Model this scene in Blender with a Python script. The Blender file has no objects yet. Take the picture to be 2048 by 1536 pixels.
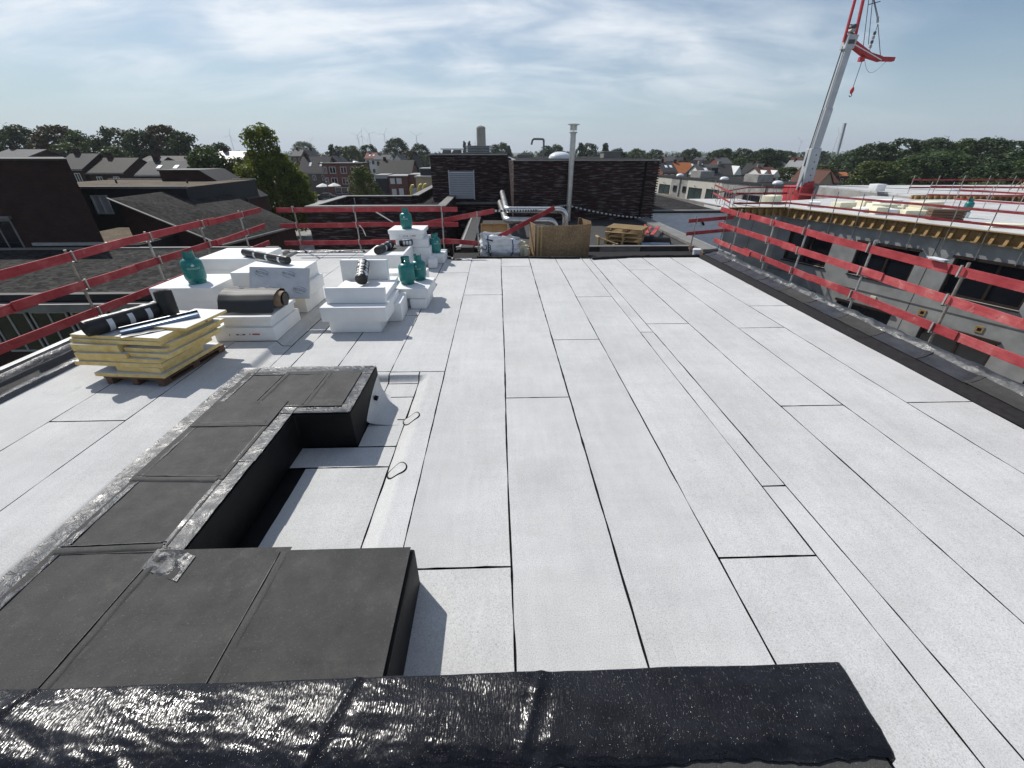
import bpy, bmesh, math, random
from mathutils import Vector, Matrix, noise as mn

R = math.radians
rnd = random.Random(11)
scene = bpy.context.scene
col = scene.collection

# ------------------------------------------------------------------ camera, sky, sun, exposure
cam_d = bpy.data.cameras.new('camera')
cam_d.sensor_width = 36.0
cam_d.lens = 14.642
cam_d.clip_start = 0.05
cam_d.clip_end = 20000
cam = bpy.data.objects.new('camera', cam_d)
cam.location = (0, 0, 3.15)
cam.rotation_euler = (R(90 - 29.119), 0, R(-1.742))
col.objects.link(cam)
scene.camera = cam

SUN_AZ = -42.0      # degrees from +Y towards +X
SUN_EL = 45.0
world = bpy.data.worlds.new('World')
scene.world = world
world.use_nodes = True
wn, wl = world.node_tree.nodes, world.node_tree.links
for n in list(wn):
    wn.remove(n)
w_out = wn.new('ShaderNodeOutputWorld')
w_bg = wn.new('ShaderNodeBackground')
w_bg.inputs['Strength'].default_value = 0.055
sky = wn.new('ShaderNodeTexSky')
sky.sky_type = 'NISHITA'
sky.sun_disc = False
sky.sun_elevation = R(SUN_EL)
sky.sun_rotation = R(SUN_AZ)
sky.air_density = 1.0
sky.dust_density = 0.7
sky.ozone_density = 1.0
tc = wn.new('ShaderNodeTexCoord')
sep = wn.new('ShaderNodeSeparateXYZ')
wl.new(tc.outputs['Generated'], sep.inputs[0])
mx = wn.new('ShaderNodeMath'); mx.operation = 'MAXIMUM'; mx.inputs[1].default_value = 0.0
wl.new(sep.outputs['Z'], mx.inputs[0])
ad = wn.new('ShaderNodeMath'); ad.operation = 'ADD'; ad.inputs[1].default_value = 0.24
wl.new(mx.outputs[0], ad.inputs[0])
dx = wn.new('ShaderNodeMath'); dx.operation = 'DIVIDE'
dy = wn.new('ShaderNodeMath'); dy.operation = 'DIVIDE'
wl.new(sep.outputs['X'], dx.inputs[0]); wl.new(ad.outputs[0], dx.inputs[1])
wl.new(sep.outputs['Y'], dy.inputs[0]); wl.new(ad.outputs[0], dy.inputs[1])
cmb = wn.new('ShaderNodeCombineXYZ')
wl.new(dx.outputs[0], cmb.inputs[0]); wl.new(dy.outputs[0], cmb.inputs[1])
def w_noise(rot, scl, loc, scale, detail, rough, dist):
    mp = wn.new('ShaderNodeMapping')
    mp.inputs['Rotation'].default_value = (0, 0, R(rot))
    mp.inputs['Scale'].default_value = scl
    mp.inputs['Location'].default_value = loc
    wl.new(cmb.outputs[0], mp.inputs[0])
    n_ = wn.new('ShaderNodeTexNoise')
    n_.inputs['Scale'].default_value = scale
    n_.inputs['Detail'].default_value = detail
    n_.inputs['Roughness'].default_value = rough
    n_.inputs['Distortion'].default_value = dist
    wl.new(mp.outputs[0], n_.inputs['Vector'])
    return n_.outputs['Fac']
def w_ramp(f, p0, p1, v0=0.0, v1=1.0):
    r_ = wn.new('ShaderNodeMapRange'); r_.interpolation_type = 'SMOOTHSTEP'
    r_.inputs['From Min'].default_value = p0; r_.inputs['From Max'].default_value = p1
    r_.inputs['To Min'].default_value = v0; r_.inputs['To Max'].default_value = v1
    wl.new(f, r_.inputs['Value'])
    return r_.outputs[0]
def w_math(op, a_, b_):
    m_ = wn.new('ShaderNodeMath'); m_.operation = op
    for i_, q_ in enumerate((a_, b_)):
        if hasattr(q_, 'links'): wl.new(q_, m_.inputs[i_])
        else: m_.inputs[i_].default_value = q_
    return m_.outputs[0]
veil = w_ramp(w_noise(20, (.5, .8, 1), (17.08, 19.80, 0), .9, 3, .5, .2), .36, .62, .06, .78)
strk = w_ramp(w_noise(52, (.8, 1.9, 1), (1.77, 16.01, 0), 1.9, 9, .54, .5), .34, .70, 0.0, .72)
puff = w_ramp(w_noise(-15, (.9, 1.4, 1), (8.21, 3.02, 0), 3.0, 8, .56, .4), .42, .72, 0.0, .34)
cf = w_math('MULTIPLY', veil, w_math('ADD', w_math('ADD', strk, puff), .24))
cf = w_math('MINIMUM', w_math('MULTIPLY', cf, w_ramp(mx.outputs[0], .01, .20, .25, 1.0)), .92)
hs = wn.new('ShaderNodeHueSaturation')
hs.inputs['Saturation'].default_value = 1.3
hs.inputs['Value'].default_value = 1.22
wl.new(sky.outputs[0], hs.inputs['Color'])
tint = wn.new('ShaderNodeMixRGB'); tint.blend_type = 'MULTIPLY'; tint.inputs[0].default_value = 1.0
tint.inputs[2].default_value = (0.88, 1.03, 1.14, 1)
wl.new(hs.outputs[0], tint.inputs[1])
# milky summer air low over the horizon, the same all the way round
hzf = w_math('MULTIPLY', w_math('POWER', w_math('SUBTRACT', 1.0, mx.outputs[0]), 7.0), .80)
hzm = wn.new('ShaderNodeMixRGB'); hzm.inputs[2].default_value = (10.2, 12.9, 14.8, 1)
wl.new(hzf, hzm.inputs[0]); wl.new(tint.outputs[0], hzm.inputs[1])
cscale = wn.new('ShaderNodeMixRGB')
cscale.inputs[2].default_value = (17.6, 18.4, 19.2, 1)
wl.new(hzm.outputs[0], cscale.inputs[1])
wl.new(cf, cscale.inputs[0])
wl.new(cscale.outputs[0], w_bg.inputs['Color'])
wl.new(w_bg.outputs[0], w_out.inputs['Surface'])

sun_d = bpy.data.lights.new('sun', 'SUN')
sun_d.energy = 4.4
sun_d.angle = R(0.6)
sun_d.color = (1.0, 0.965, 0.91)
sun = bpy.data.objects.new('sun', sun_d)
sv = Vector((math.sin(R(SUN_AZ)) * math.cos(R(SUN_EL)), math.cos(R(SUN_AZ)) * math.cos(R(SUN_EL)), math.sin(R(SUN_EL))))
sun.rotation_euler = sv.to_track_quat('Z', 'Y').to_euler()
sun.location = (-20, 25, 40)
col.objects.link(sun)

vs = scene.view_settings
vs.view_transform = 'Standard'
vs.look = 'None'
vs.exposure = 0.0
vs.gamma = 1.0
vs.use_curve_mapping = False
scene.render.engine = 'CYCLES'
scene.cycles.use_denoising = True
scene.cycles.max_bounces = 6
scene.cycles.diffuse_bounces = 3
scene.cycles.glossy_bounces = 3
scene.cycles.transmission_bounces = 4
scene.cycles.volume_bounces = 0
scene.cycles.caustics_reflective = False
scene.cycles.caustics_refractive = False
scene.cycles.sample_clamp_indirect = 6.0

# ------------------------------------------------------------------ mesh helpers
class MB:
    def __init__(s):
        s.v = []; s.f = []; s.m = []; s.cur = 0
    def mat(s, i):
        s.cur = i; return s
    def add(s, vs_, fs):
        o = len(s.v)
        s.v += [tuple(p) for p in vs_]
        for f in fs:
            s.f.append(tuple(i + o for i in f)); s.m.append(s.cur)
        return s
    def box(s, x0, x1, y0, y1, z0, z1, M=None):
        p = [(x0,y0,z0),(x1,y0,z0),(x1,y1,z0),(x0,y1,z0),(x0,y0,z1),(x1,y0,z1),(x1,y1,z1),(x0,y1,z1)]
        if M is not None:
            p = [M @ Vector(q) for q in p]
        return s.add(p, [(0,3,2,1),(4,5,6,7),(0,1,5,4),(1,2,6,5),(2,3,7,6),(3,0,4,7)])
    def bar(s, a, b, w, h, up=(0,0,1)):
        a = Vector(a); b = Vector(b); d = (b - a).normalized(); u = Vector(up)
        r = d.cross(u)
        if r.length < 1e-4:
            r = d.cross(Vector((0,1,0)))
        r.normalize(); u = r.cross(d).normalized()
        p = []
        for c in (a, b):
            for sx, sz in ((-1,-1),(1,-1),(1,1),(-1,1)):
                p.append(c + r*sx*w/2 + u*sz*h/2)
        return s.add(p, [(0,1,2,3),(7,6,5,4),(0,4,5,1),(1,5,6,2),(2,6,7,3),(3,7,4,0)])
    def tube(s, pts, r, n=10, cap=True):
        pts = [Vector(p) for p in pts]
        rr = r if isinstance(r, (list, tuple)) else [r]*len(pts)
        o = []; prev = None
        for i, p in enumerate(pts):
            if i == 0: d = pts[1] - p
            elif i == len(pts)-1: d = p - pts[i-1]
            else: d = (pts[i+1]-p).normalized() + (p-pts[i-1]).normalized()
            d.normalize()
            if prev is None:
                a = d.cross(Vector((0,0,1)))
                if a.length < 1e-3: a = d.cross(Vector((0,1,0)))
            else:
                a = prev - d*prev.dot(d)
            a.normalize(); b = d.cross(a); prev = a
            o.append([p + (a*math.cos(2*math.pi*k/n) + b*math.sin(2*math.pi*k/n))*rr[i] for k in range(n)])
        vs_ = [q for ring in o for q in ring]; fs = []
        for i in range(len(pts)-1):
            for k in range(n):
                fs.append((i*n+k, i*n+(k+1)%n, (i+1)*n+(k+1)%n, (i+1)*n+k))
        if cap:
            fs.append(tuple(range(n-1,-1,-1))); fs.append(tuple((len(pts)-1)*n+k for k in range(n)))
        return s.add(vs_, fs)
    def lathe(s, prof, n=24, c=(0,0,0), cap=True):
        vs_ = []; fs = []
        for r, z in prof:
            for k in range(n):
                t = 2*math.pi*k/n
                vs_.append((c[0]+r*math.cos(t), c[1]+r*math.sin(t), c[2]+z))
        for i in range(len(prof)-1):
            for k in range(n):
                fs.append((i*n+k, i*n+(k+1)%n, (i+1)*n+(k+1)%n, (i+1)*n+k))
        if cap:
            fs.append(tuple(range(n-1,-1,-1))); fs.append(tuple((len(prof)-1)*n+k for k in range(n)))
        return s.add(vs_, fs)
    def prism(s, poly, z0, z1):
        n = len(poly)
        vs_ = [(x,y,z0) for x,y in poly] + [(x,y,z1) for x,y in poly]
        fs = [tuple(range(n-1,-1,-1)), tuple(range(n,2*n))]
        for k in range(n):
            fs.append((k,(k+1)%n,n+(k+1)%n,n+k))
        return s.add(vs_, fs)
    def grid(s, nx, ny, fn):
        vs_ = [fn(i/nx, j/ny) for j in range(ny+1) for i in range(nx+1)]
        fs = [(j*(nx+1)+i, j*(nx+1)+i+1, (j+1)*(nx+1)+i+1, (j+1)*(nx+1)+i) for j in range(ny) for i in range(nx)]
        return s.add(vs_, fs)
    def build(s, name, mats, parent=None, bevel=0.0, smooth=False, origin=None, recalc=True, local=False):
        if not isinstance(mats, (list, tuple)): mats = [mats]
        if parent is not None and not local:
            o = parent_world(parent)
        elif local:
            o = Vector((0,0,0))
        elif origin is not None:
            o = Vector(origin)
        else:
            xs = [p[0] for p in s.v]; ys = [p[1] for p in s.v]; zs = [p[2] for p in s.v]
            o = Vector(((min(xs)+max(xs))/2, (min(ys)+max(ys))/2, min(zs)))
        me = bpy.data.meshes.new(name)
        me.from_pydata([(p[0]-o.x, p[1]-o.y, p[2]-o.z) for p in s.v], [], s.f)
        for m in mats: me.materials.append(m)
        if any(s.m):
            me.polygons.foreach_set('material_index', s.m)
        if recalc or bevel:
            bm = bmesh.new(); bm.from_mesh(me)
            if recalc: bmesh.ops.recalc_face_normals(bm, faces=bm.faces)
            if bevel:
                es = [e for e in bm.edges if len(e.link_faces) == 2 and e.calc_face_angle(0) > 0.5]
                bmesh.ops.bevel(bm, geom=es, offset=bevel, segments=2, affect='EDGES', profile=0.6)
            bm.to_mesh(me); bm.free()
        if smooth:
            me.polygons.foreach_set('use_smooth', [True]*len(me.polygons))
            if smooth != 'all':
                me.set_sharp_from_angle(angle=R(38))
        me.update()
        ob = bpy.data.objects.new(name, me)
        col.objects.link(ob)
        if parent is not None:
            ob.parent = parent
        elif not local:
            ob.location = o
        return ob

def parent_world(p):
    o = Vector((0,0,0))
    while p is not None:
        o += p.location; p = p.parent
    return o
def tag(o, label=None, cat=None, group=None, kind=None):
    if label: o['label'] = label
    if cat: o['category'] = cat
    if group: o['group'] = group
    if kind: o['kind'] = kind
    return o
def thing(name, label, cat, loc=(0,0,0), group=None):
    o = bpy.data.objects.new(name, None)
    o.empty_display_size = 0.2
    col.objects.link(o); o.location = loc
    return tag(o, label, cat, group)
def copy_tree(o, parent=None):
    c = o.copy(); col.objects.link(c); c.parent = parent
    for ch in list(o.children):
        copy_tree(ch, c)
    return c
def rz(deg, c=(0,0,0)):
    c = Vector(c)
    return Matrix.Translation(c) @ Matrix.Rotation(R(deg), 4, 'Z') @ Matrix.Translation(-c)
def nz(x, y=0.0, z=0.0):
    return mn.noise(Vector((x, y, z)))
def fbm(x, y, z=0.0, o=4):
    a = 1.0; s_ = 0.0; f = 1.0
    for _ in range(o):
        s_ += a*mn.noise(Vector((x*f, y*f, z*f))); a *= .5; f *= 2.1
    return s_

# ------------------------------------------------------------------ materials
def new_mat(name):
    m = bpy.data.materials.new(name); m.use_nodes = True
    nt = m.node_tree; b = nt.nodes['Principled BSDF']
    return m, nt, b
def coords(nt, kind='Object', scale=(1,1,1), rnd_off=True, rot=(0,0,0)):
    t = nt.nodes.new('ShaderNodeTexCoord')
    mpn = nt.nodes.new('ShaderNodeMapping')
    mpn.inputs['Scale'].default_value = scale
    mpn.inputs['Rotation'].default_value = rot
    nt.links.new(t.outputs[kind], mpn.inputs['Vector'])
    if rnd_off:
        oi = nt.nodes.new('ShaderNodeObjectInfo')
        ml = nt.nodes.new('ShaderNodeMath'); ml.operation = 'MULTIPLY'; ml.inputs[1].default_value = 37.0
        nt.links.new(oi.outputs['Random'], ml.inputs[0])
        cb = nt.nodes.new('ShaderNodeCombineXYZ')
        for i in range(3): nt.links.new(ml.outputs[0], cb.inputs[i])
        nt.links.new(cb.outputs[0], mpn.inputs['Location'])
    return mpn.outputs[0]
def noise_n(nt, vec, scale, detail=4, rough=.55, dist=0):
    n = nt.nodes.new('ShaderNodeTexNoise')
    n.inputs['Scale'].default_value = scale; n.inputs['Detail'].default_value = detail
    n.inputs['Roughness'].default_value = rough; n.inputs['Distortion'].default_value = dist
    nt.links.new(vec, n.inputs['Vector'])
    return n.outputs['Fac']
def ramp(nt, fac, stops):
    r_ = nt.nodes.new('ShaderNodeValToRGB'); e = r_.color_ramp.elements
    while len(e) < len(stops): e.new(0.5)
    for el, (p, c) in zip(e, stops):
        el.position = p
        el.color = (c[0], c[1], c[2], 1) if isinstance(c, (tuple, list)) else (c, c, c, 1)
    nt.links.new(fac, r_.inputs[0])
    return r_.outputs[0]
def mixc(nt, a, b, fac, mode='MIX'):
    m = nt.nodes.new('ShaderNodeMixRGB'); m.blend_type = mode
    for s_, v in ((1, a), (2, b)):
        if hasattr(v, 'links'): nt.links.new(v, m.inputs[s_])
        else: m.inputs[s_].default_value = (v[0], v[1], v[2], 1)
    if hasattr(fac, 'links'): nt.links.new(fac, m.inputs[0])
    else: m.inputs[0].default_value = fac
    return m.outputs[0]
def bumpn(nt, b, h, strength=.3, dist=.01, chain=None):
    n = nt.nodes.new('ShaderNodeBump')
    n.inputs['Strength'].default_value = strength; n.inputs['Distance'].default_value = dist
    nt.links.new(h, n.inputs['Height'])
    if chain is not None: nt.links.new(chain, n.inputs['Normal'])
    nt.links.new(n.outputs[0], b.inputs['Normal'])
    return n.outputs[0]
def pbr(name, c, rough=.6, var=.18, scale=6, metal=0, bump=0, bscale=60, spec=.5, stretch=(1,1,1), c2=None, rvar=0.0):
    m, nt, b = new_mat(name)
    v = coords(nt, scale=stretch)
    f = noise_n(nt, v, scale, 5)
    if c2 is None:
        lo = tuple(x*(1-var) for x in c); hi = tuple(min(1, x*(1+var)) for x in c)
    else:
        lo, hi = c, c2
    nt.links.new(ramp(nt, f, [(.3, lo), (.7, hi)]), b.inputs['Base Color'])
    b.inputs['Roughness'].default_value = rough
    if rvar:
        nt.links.new(ramp(nt, noise_n(nt, v, scale*1.7, 4), [(.3, rough-rvar), (.7, rough+rvar)]), b.inputs['Roughness'])
    b.inputs['Metallic'].default_value = metal
    b.inputs['Specular IOR Level'].default_value = spec
    if bump: bumpn(nt, b, noise_n(nt, v, bscale, 4), bump, .01)
    return m

def mat_membrane():
    m, nt, b = new_mat('white_mineral_membrane')
    v = coords(nt)
    g = ramp(nt, noise_n(nt, v, 105, 3, .8), [(.28, (.30,.302,.30)), (.46, (.565,.565,.555)), (.72, (.715,.712,.70))])
    big = ramp(nt, noise_n(nt, v, 0.8, 6, .65), [(.28, .83), (.72, 1.05)])
    c = mixc(nt, g, big, 1.0, 'MULTIPLY')
    v2 = coords(nt, scale=(1.0, .12, 1))
    st = ramp(nt, noise_n(nt, v2, 9.0, 5, .7), [(.32, .95), (.62, 1.02)])
    c = mixc(nt, c, st, 1.0, 'MULTIPLY')
    v4 = coords(nt, scale=(.25, 2.2, 1))
    cs = ramp(nt, noise_n(nt, v4, 3.0, 4, .6), [(.36, .972), (.60, 1.01)])
    c = mixc(nt, c, cs, 1.0, 'MULTIPLY')
    sm = ramp(nt, noise_n(nt, v, 2.3, 7, .75), [(.54, 0.0), (.78, .6)])
    c = mixc(nt, c, (.50,.49,.46), sm)
    sc1 = ramp(nt, noise_n(nt, v, 2.1, 2, .5, 1.5), [(.488, 0.0), (.5, 1.0), (.512, 0.0)])
    sc2 = ramp(nt, noise_n(nt, v, 1.1, 4, .6), [(.58, 0.0), (.70, .55)])
    c = mixc(nt, c, (.36,.355,.345), mixc(nt, sc1, sc2, 1.0, 'MULTIPLY'))
    sp = nt.nodes.new('ShaderNodeTexVoronoi'); sp.inputs['Scale'].default_value = 3.1
    nt.links.new(v, sp.inputs['Vector'])
    c = mixc(nt, c, (.10,.10,.095), ramp(nt, sp.outputs['Distance'], [(.0, .85), (.035, 0.0)]))
    nt.links.new(c, b.inputs['Base Color'])
    b.inputs['Roughness'].default_value = .88
    b.inputs['Specular IOR Level'].default_value = .25
    n1_ = bumpn(nt, b, noise_n(nt, v, 1.6, 3), .35, .03)
    bumpn(nt, b, noise_n(nt, v, 170, 2), .35, .004, n1_)
    return m
def mat_bitumen_gloss():
    m, nt, b = new_mat('glossy_black_bitumen')
    v = coords(nt, rnd_off=False)
    nt.links.new(ramp(nt, noise_n(nt, v, 7, 5), [(.3, (.006,.006,.008)), (.7, (.016,.016,.02))]), b.inputs['Base Color'])
    nt.links.new(ramp(nt, noise_n(nt, v, 5, 5), [(.35, .15), (.65, .30)]), b.inputs['Roughness'])
    b.inputs['Specular IOR Level'].default_value = .30
    v2 = coords(nt, rnd_off=False, scale=(1.0, .35, 1))
    a = bumpn(nt, b, noise_n(nt, v2, 9, 3, .5), .28, .02)
    a = bumpn(nt, b, noise_n(nt, v2, 80, 3, .6), .18, .006, a)
    vo = nt.nodes.new('ShaderNodeTexVoronoi'); vo.inputs['Scale'].default_value = 130
    nt.links.new(v2, vo.inputs['Vector'])
    a = bumpn(nt, b, vo.outputs['Distance'], .45, .003, a)
    v3 = coords(nt, rnd_off=False, scale=(1.0, .5, 1))
    bumpn(nt, b, ramp(nt, noise_n(nt, v3, 150, 2, .5), [(.60, 0.0), (.70, 1.0)]), .45, .004, a)
    return m
def mat_bitumen_matt():
    m, nt, b = new_mat('dusty_grey_bitumen')
    v = coords(nt)
    c = ramp(nt, noise_n(nt, v, 3.5, 9, .8), [(.25, (.034,.034,.034)), (.5, (.054,.053,.051)), (.78, (.082,.080,.074))])
    v2 = coords(nt, scale=(.35, 3.0, 1), rot=(0, 0, .5))
    c = mixc(nt, c, (.028,.028,.029), ramp(nt, noise_n(nt, v2, 2.2, 6, .7), [(.60, 0.0), (.72, .5)]))
    c = mixc(nt, c, (.14,.138,.13), ramp(nt, noise_n(nt, v, 85, 2, .7), [(.62, 0.0), (.72, .75)]))
    c = mixc(nt, c, (.13,.125,.112), ramp(nt, noise_n(nt, v, 4, 9, .8), [(.56, 0.0), (.78, .7)]))
    nt.links.new(c, b.inputs['Base Color'])
    nt.links.new(ramp(nt, noise_n(nt, v, 6, 5), [(.3, .70), (.7, .78)]), b.inputs['Roughness'])
    b.inputs['Specular IOR Level'].default_value = .28
    a = bumpn(nt, b, noise_n(nt, v, 7, 5), .12, .015)
    bumpn(nt, b, noise_n(nt, v, 110, 3, .7), .6, .005, a)
    return m
def mat_film():
    m, nt, b = new_mat('crumpled_dark_flashing_film')
    v = coords(nt)
    nt.links.new(ramp(nt, noise_n(nt, v, 3, 5), [(.3, (.026,.029,.034)), (.7, (.060,.065,.074))]), b.inputs['Base Color'])
    nt.links.new(ramp(nt, noise_n(nt, v, 6, 4), [(.35, .26), (.65, .50)]), b.inputs['Roughness'])
    b.inputs['Specular IOR Level'].default_value = .34
    a = bumpn(nt, b, noise_n(nt, v, 9, 5, .62, 1.4), .42, .03)
    bumpn(nt, b, noise_n(nt, v, 30, 3, .6, .6), .07, .006, a)
    return m
def mat_brick(name, cols, mortar, bw=.21, bh=.062, rough=.85):
    m, nt, b = new_mat(name)
    t = nt.nodes.new('ShaderNodeTexCoord'); s_ = nt.nodes.new('ShaderNodeSeparateXYZ')
    nt.links.new(t.outputs['Object'], s_.inputs[0])
    a = nt.nodes.new('ShaderNodeMath'); a.operation = 'ADD'
    nt.links.new(s_.outputs[0], a.inputs[0]); nt.links.new(s_.outputs[1], a.inputs[1])
    cb = nt.nodes.new('ShaderNodeCombineXYZ')
    nt.links.new(a.outputs[0], cb.inputs[0]); nt.links.new(s_.outputs[2], cb.inputs[1])
    br = nt.nodes.new('ShaderNodeTexBrick')
    br.inputs['Scale'].default_value = 1.0
    br.inputs['Brick Width'].default_value = bw; br.inputs['Row Height'].default_value = bh
    br.inputs['Mortar Size'].default_value = .006; br.inputs['Bias'].default_value = 0
    br.inputs['Color1'].default_value = (*cols[0], 1); br.inputs['Color2'].default_value = (*cols[1], 1)
    br.inputs['Mortar'].default_value = (*mortar, 1)
    nt.links.new(cb.outputs[0], br.inputs['Vector'])
    mp2 = nt.nodes.new('ShaderNodeMapping'); mp2.inputs['Scale'].default_value = (1.6, 15, 1)
    nt.links.new(cb.outputs[0], mp2.inputs[0])
    f = ramp(nt, noise_n(nt, mp2.outputs[0], 1.0, 3, .6), [(.52, 0.0), (.60, 1.0)])
    c = mixc(nt, br.outputs['Color'], cols[2], f)
    big = ramp(nt, noise_n(nt, cb.outputs[0], 1.3, 4), [(.3, .75), (.7, 1.15)])
    c = mixc(nt, c, big, 1.0, 'MULTIPLY')
    nt.links.new(c, b.inputs['Base Color'])
    b.inputs['Roughness'].default_value = rough
    b.inputs['Specular IOR Level'].default_value = .15
    bumpn(nt, b, br.outputs['Fac'], -.5, .01)
    return m
def mat_gravel(name, lo, hi, sc=22):
    m, nt, b = new_mat(name)
    v = coords(nt, rnd_off=False)
    vo = nt.nodes.new('ShaderNodeTexVoronoi'); vo.inputs['Scale'].default_value = sc
    nt.links.new(v, vo.inputs['Vector'])
    sx = nt.nodes.new('ShaderNodeSeparateXYZ'); nt.links.new(vo.outputs['Color'], sx.inputs[0])
    c = ramp(nt, sx.outputs[0], [(.0, lo), (1.0, hi)])
    c = mixc(nt, c, ramp(nt, noise_n(nt, v, .7, 5), [(.3, .6), (.7, 1.2)]), 1.0, 'MULTIPLY')
    nt.links.new(c, b.inputs['Base Color'])
    b.inputs['Roughness'].default_value = .9
    b.inputs['Specular IOR Level'].default_value = .08
    bumpn(nt, b, vo.outputs['Distance'], -.9, .04)
    return m
def mat_osb():
    m, nt, b = new_mat('oriented_strand_board')
    v = coords(nt, scale=(1, 1, 1))
    vo = nt.nodes.new('ShaderNodeTexVoronoi'); vo.inputs['Scale'].default_value = 34
    nw = nt.nodes.new('ShaderNodeTexNoise'); nw.inputs['Scale'].default_value = 5
    nt.links.new(v, nw.inputs['Vector'])
    nt.links.new(mixc(nt, v, nw.outputs['Color'], .12), vo.inputs['Vector'])
    sx = nt.nodes.new('ShaderNodeSeparateXYZ'); nt.links.new(vo.outputs['Color'], sx.inputs[0])
    c = ramp(nt, sx.outputs[1], [(0, (.21,.135,.07)), (.5, (.27,.178,.095)), (1, (.34,.235,.13))])
    c = mixc(nt, c, ramp(nt, noise_n(nt, v, 2, 5), [(.3, .7), (.7, 1.15)]), 1.0, 'MULTIPLY')
    nt.links.new(c, b.inputs['Base Color']); b.inputs['Roughness'].default_value = .8
    return m
def mat_red_plank():
    m, nt, b = new_mat('faded_red_painted_timber')
    v = coords(nt, scale=(1, 1, 1))
    c = ramp(nt, noise_n(nt, v, 2.2, 5, .6), [(.3, (.33,.035,.042)), (.55, (.45,.075,.08)), (.8, (.60,.22,.20))])
    c = mixc(nt, c, (.20,.012,.02), ramp(nt, noise_n(nt, v, 14, 4, .6), [(.62, 0.0), (.74, .8)]))
    c = mixc(nt, c, (.68,.42,.38), ramp(nt, noise_n(nt, v, 5, 6, .7), [(.60, 0.0), (.75, .45)]))
    oi = nt.nodes.new('ShaderNodeObjectInfo')
    c = mixc(nt, c, ramp(nt, oi.outputs['Random'], [(0, (.72,.62,.66)), (.4, (1.0,1.0,1.0)), (.75, (.86,.72,.78)), (1, (1.08,1.35,1.3))]), 1.0, 'MULTIPLY')
    gr = ramp(nt, noise_n(nt, coords(nt, scale=(12, 1.2, 12)), 3, 5, .7), [(.35, .80), (.65, 1.08)])
    c = mixc(nt, c, gr, 1.0, 'MULTIPLY')
    nt.links.new(c, b.inputs['Base Color']); b.inputs['Roughness'].default_value = .7
    b.inputs['Specular IOR Level'].default_value = .25
    bumpn(nt, b, noise_n(nt, v, 40, 3), .2, .005)
    return m
def mat_wood(name, lo, hi, stretch=(1, 12, 12)):
    m, nt, b = new_mat(name)
    v = coords(nt, scale=stretch)
    c = ramp(nt, noise_n(nt, v, 3, 6, .6), [(.25, lo), (.75, hi)])
    nt.links.new(c, b.inputs['Base Color']); b.inputs['Roughness'].default_value = .75
    bumpn(nt, b, noise_n(nt, v, 8, 4), .25, .004)
    return m
def mat_tiles(name, c, sc=1.0, rough=.7):
    m, nt, b = new_mat(name)
    v = coords(nt, rnd_off=False)
    w = nt.nodes.new('ShaderNodeTexWave'); w.wave_type = 'BANDS'; w.bands_direction = 'Z'
    w.inputs['Scale'].default_value = 2.4*sc; w.inputs['Distortion'].default_value = .4
    nt.links.new(v, w.inputs['Vector'])
    f = noise_n(nt, coords(nt, scale=(2, 2, 6)), 2.0, 5, .65)
    cc = ramp(nt, f, [(.3, tuple(x*.72 for x in c)), (.7, tuple(min(1, x*1.25) for x in c))])
    cc = mixc(nt, cc, ramp(nt, w.outputs['Fac'], [(.0, .55), (.35, 1.0)]), 1.0, 'MULTIPLY')
    nt.links.new(cc, b.inputs['Base Color']); b.inputs['Roughness'].default_value = rough
    b.inputs['Specular IOR Level'].default_value = .5 if rough < .6 else .12
    bumpn(nt, b, w.outputs['Fac'], .5, .05)
    return m
def mat_leaf(name, lo, hi, trans=.25):
    m, nt, b = new_mat(name)
    v = coords(nt, kind='Object')
    f = noise_n(nt, v, .8, 4, .7)
    c = ramp(nt, f, [(.28, lo), (.72, hi)])
    nt.links.new(c, b.inputs['Base Color']); b.inputs['Roughness'].default_value = .55
    b.inputs['Specular IOR Level'].default_value = .3
    tr = nt.nodes.new('ShaderNodeBsdfTranslucent')
    nt.links.new(mixc(nt, c, (1.0, 1.0, .35), 1.0, 'MULTIPLY'), tr.inputs['Color'])
    ms = nt.nodes.new('ShaderNodeMixShader'); ms.inputs[0].default_value = trans
    out = nt.nodes['Material Output']
    nt.links.new(b.outputs[0], ms.inputs[1]); nt.links.new(tr.outputs[0], ms.inputs[2])
    nt.links.new(ms.outputs[0], out.inputs['Surface'])
    return m
def mat_eps():
    m, nt, b = new_mat('white_expanded_polystyrene')
    v = coords(nt)
    vo = nt.nodes.new('ShaderNodeTexVoronoi'); vo.inputs['Scale'].default_value = 130
    nt.links.new(v, vo.inputs['Vector'])
    c = ramp(nt, noise_n(nt, v, 2.2, 5), [(.3, (.80,.80,.785)), (.7, (.90,.90,.885))])
    c = mixc(nt, c, (.62,.60,.55), ramp(nt, noise_n(nt, v, 7, 6, .75), [(.66, 0), (.82, .5)]))
    nt.links.new(c, b.inputs['Base Color']); b.inputs['Roughness'].default_value = .8
    b.inputs['Specular IOR Level'].default_value = .25
    bumpn(nt, b, vo.outputs['Distance'], .35, .004)
    return m
def mat_gas():
    m, nt, b = new_mat('teal_green_enamel')
    v = coords(nt)
    c = ramp(nt, noise_n(nt, v, 9, 6, .7), [(.3, (.003,.145,.135)), (.7, (.010,.21,.195))])
    c = mixc(nt, c, (.10,.16,.14), ramp(nt, noise_n(nt, v, 30, 5, .7), [(.66, 0), (.76, .6)]))
    nt.links.new(c, b.inputs['Base Color']); b.inputs['Roughness'].default_value = .32
    b.inputs['Specular IOR Level'].default_value = .55
    return m

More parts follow.
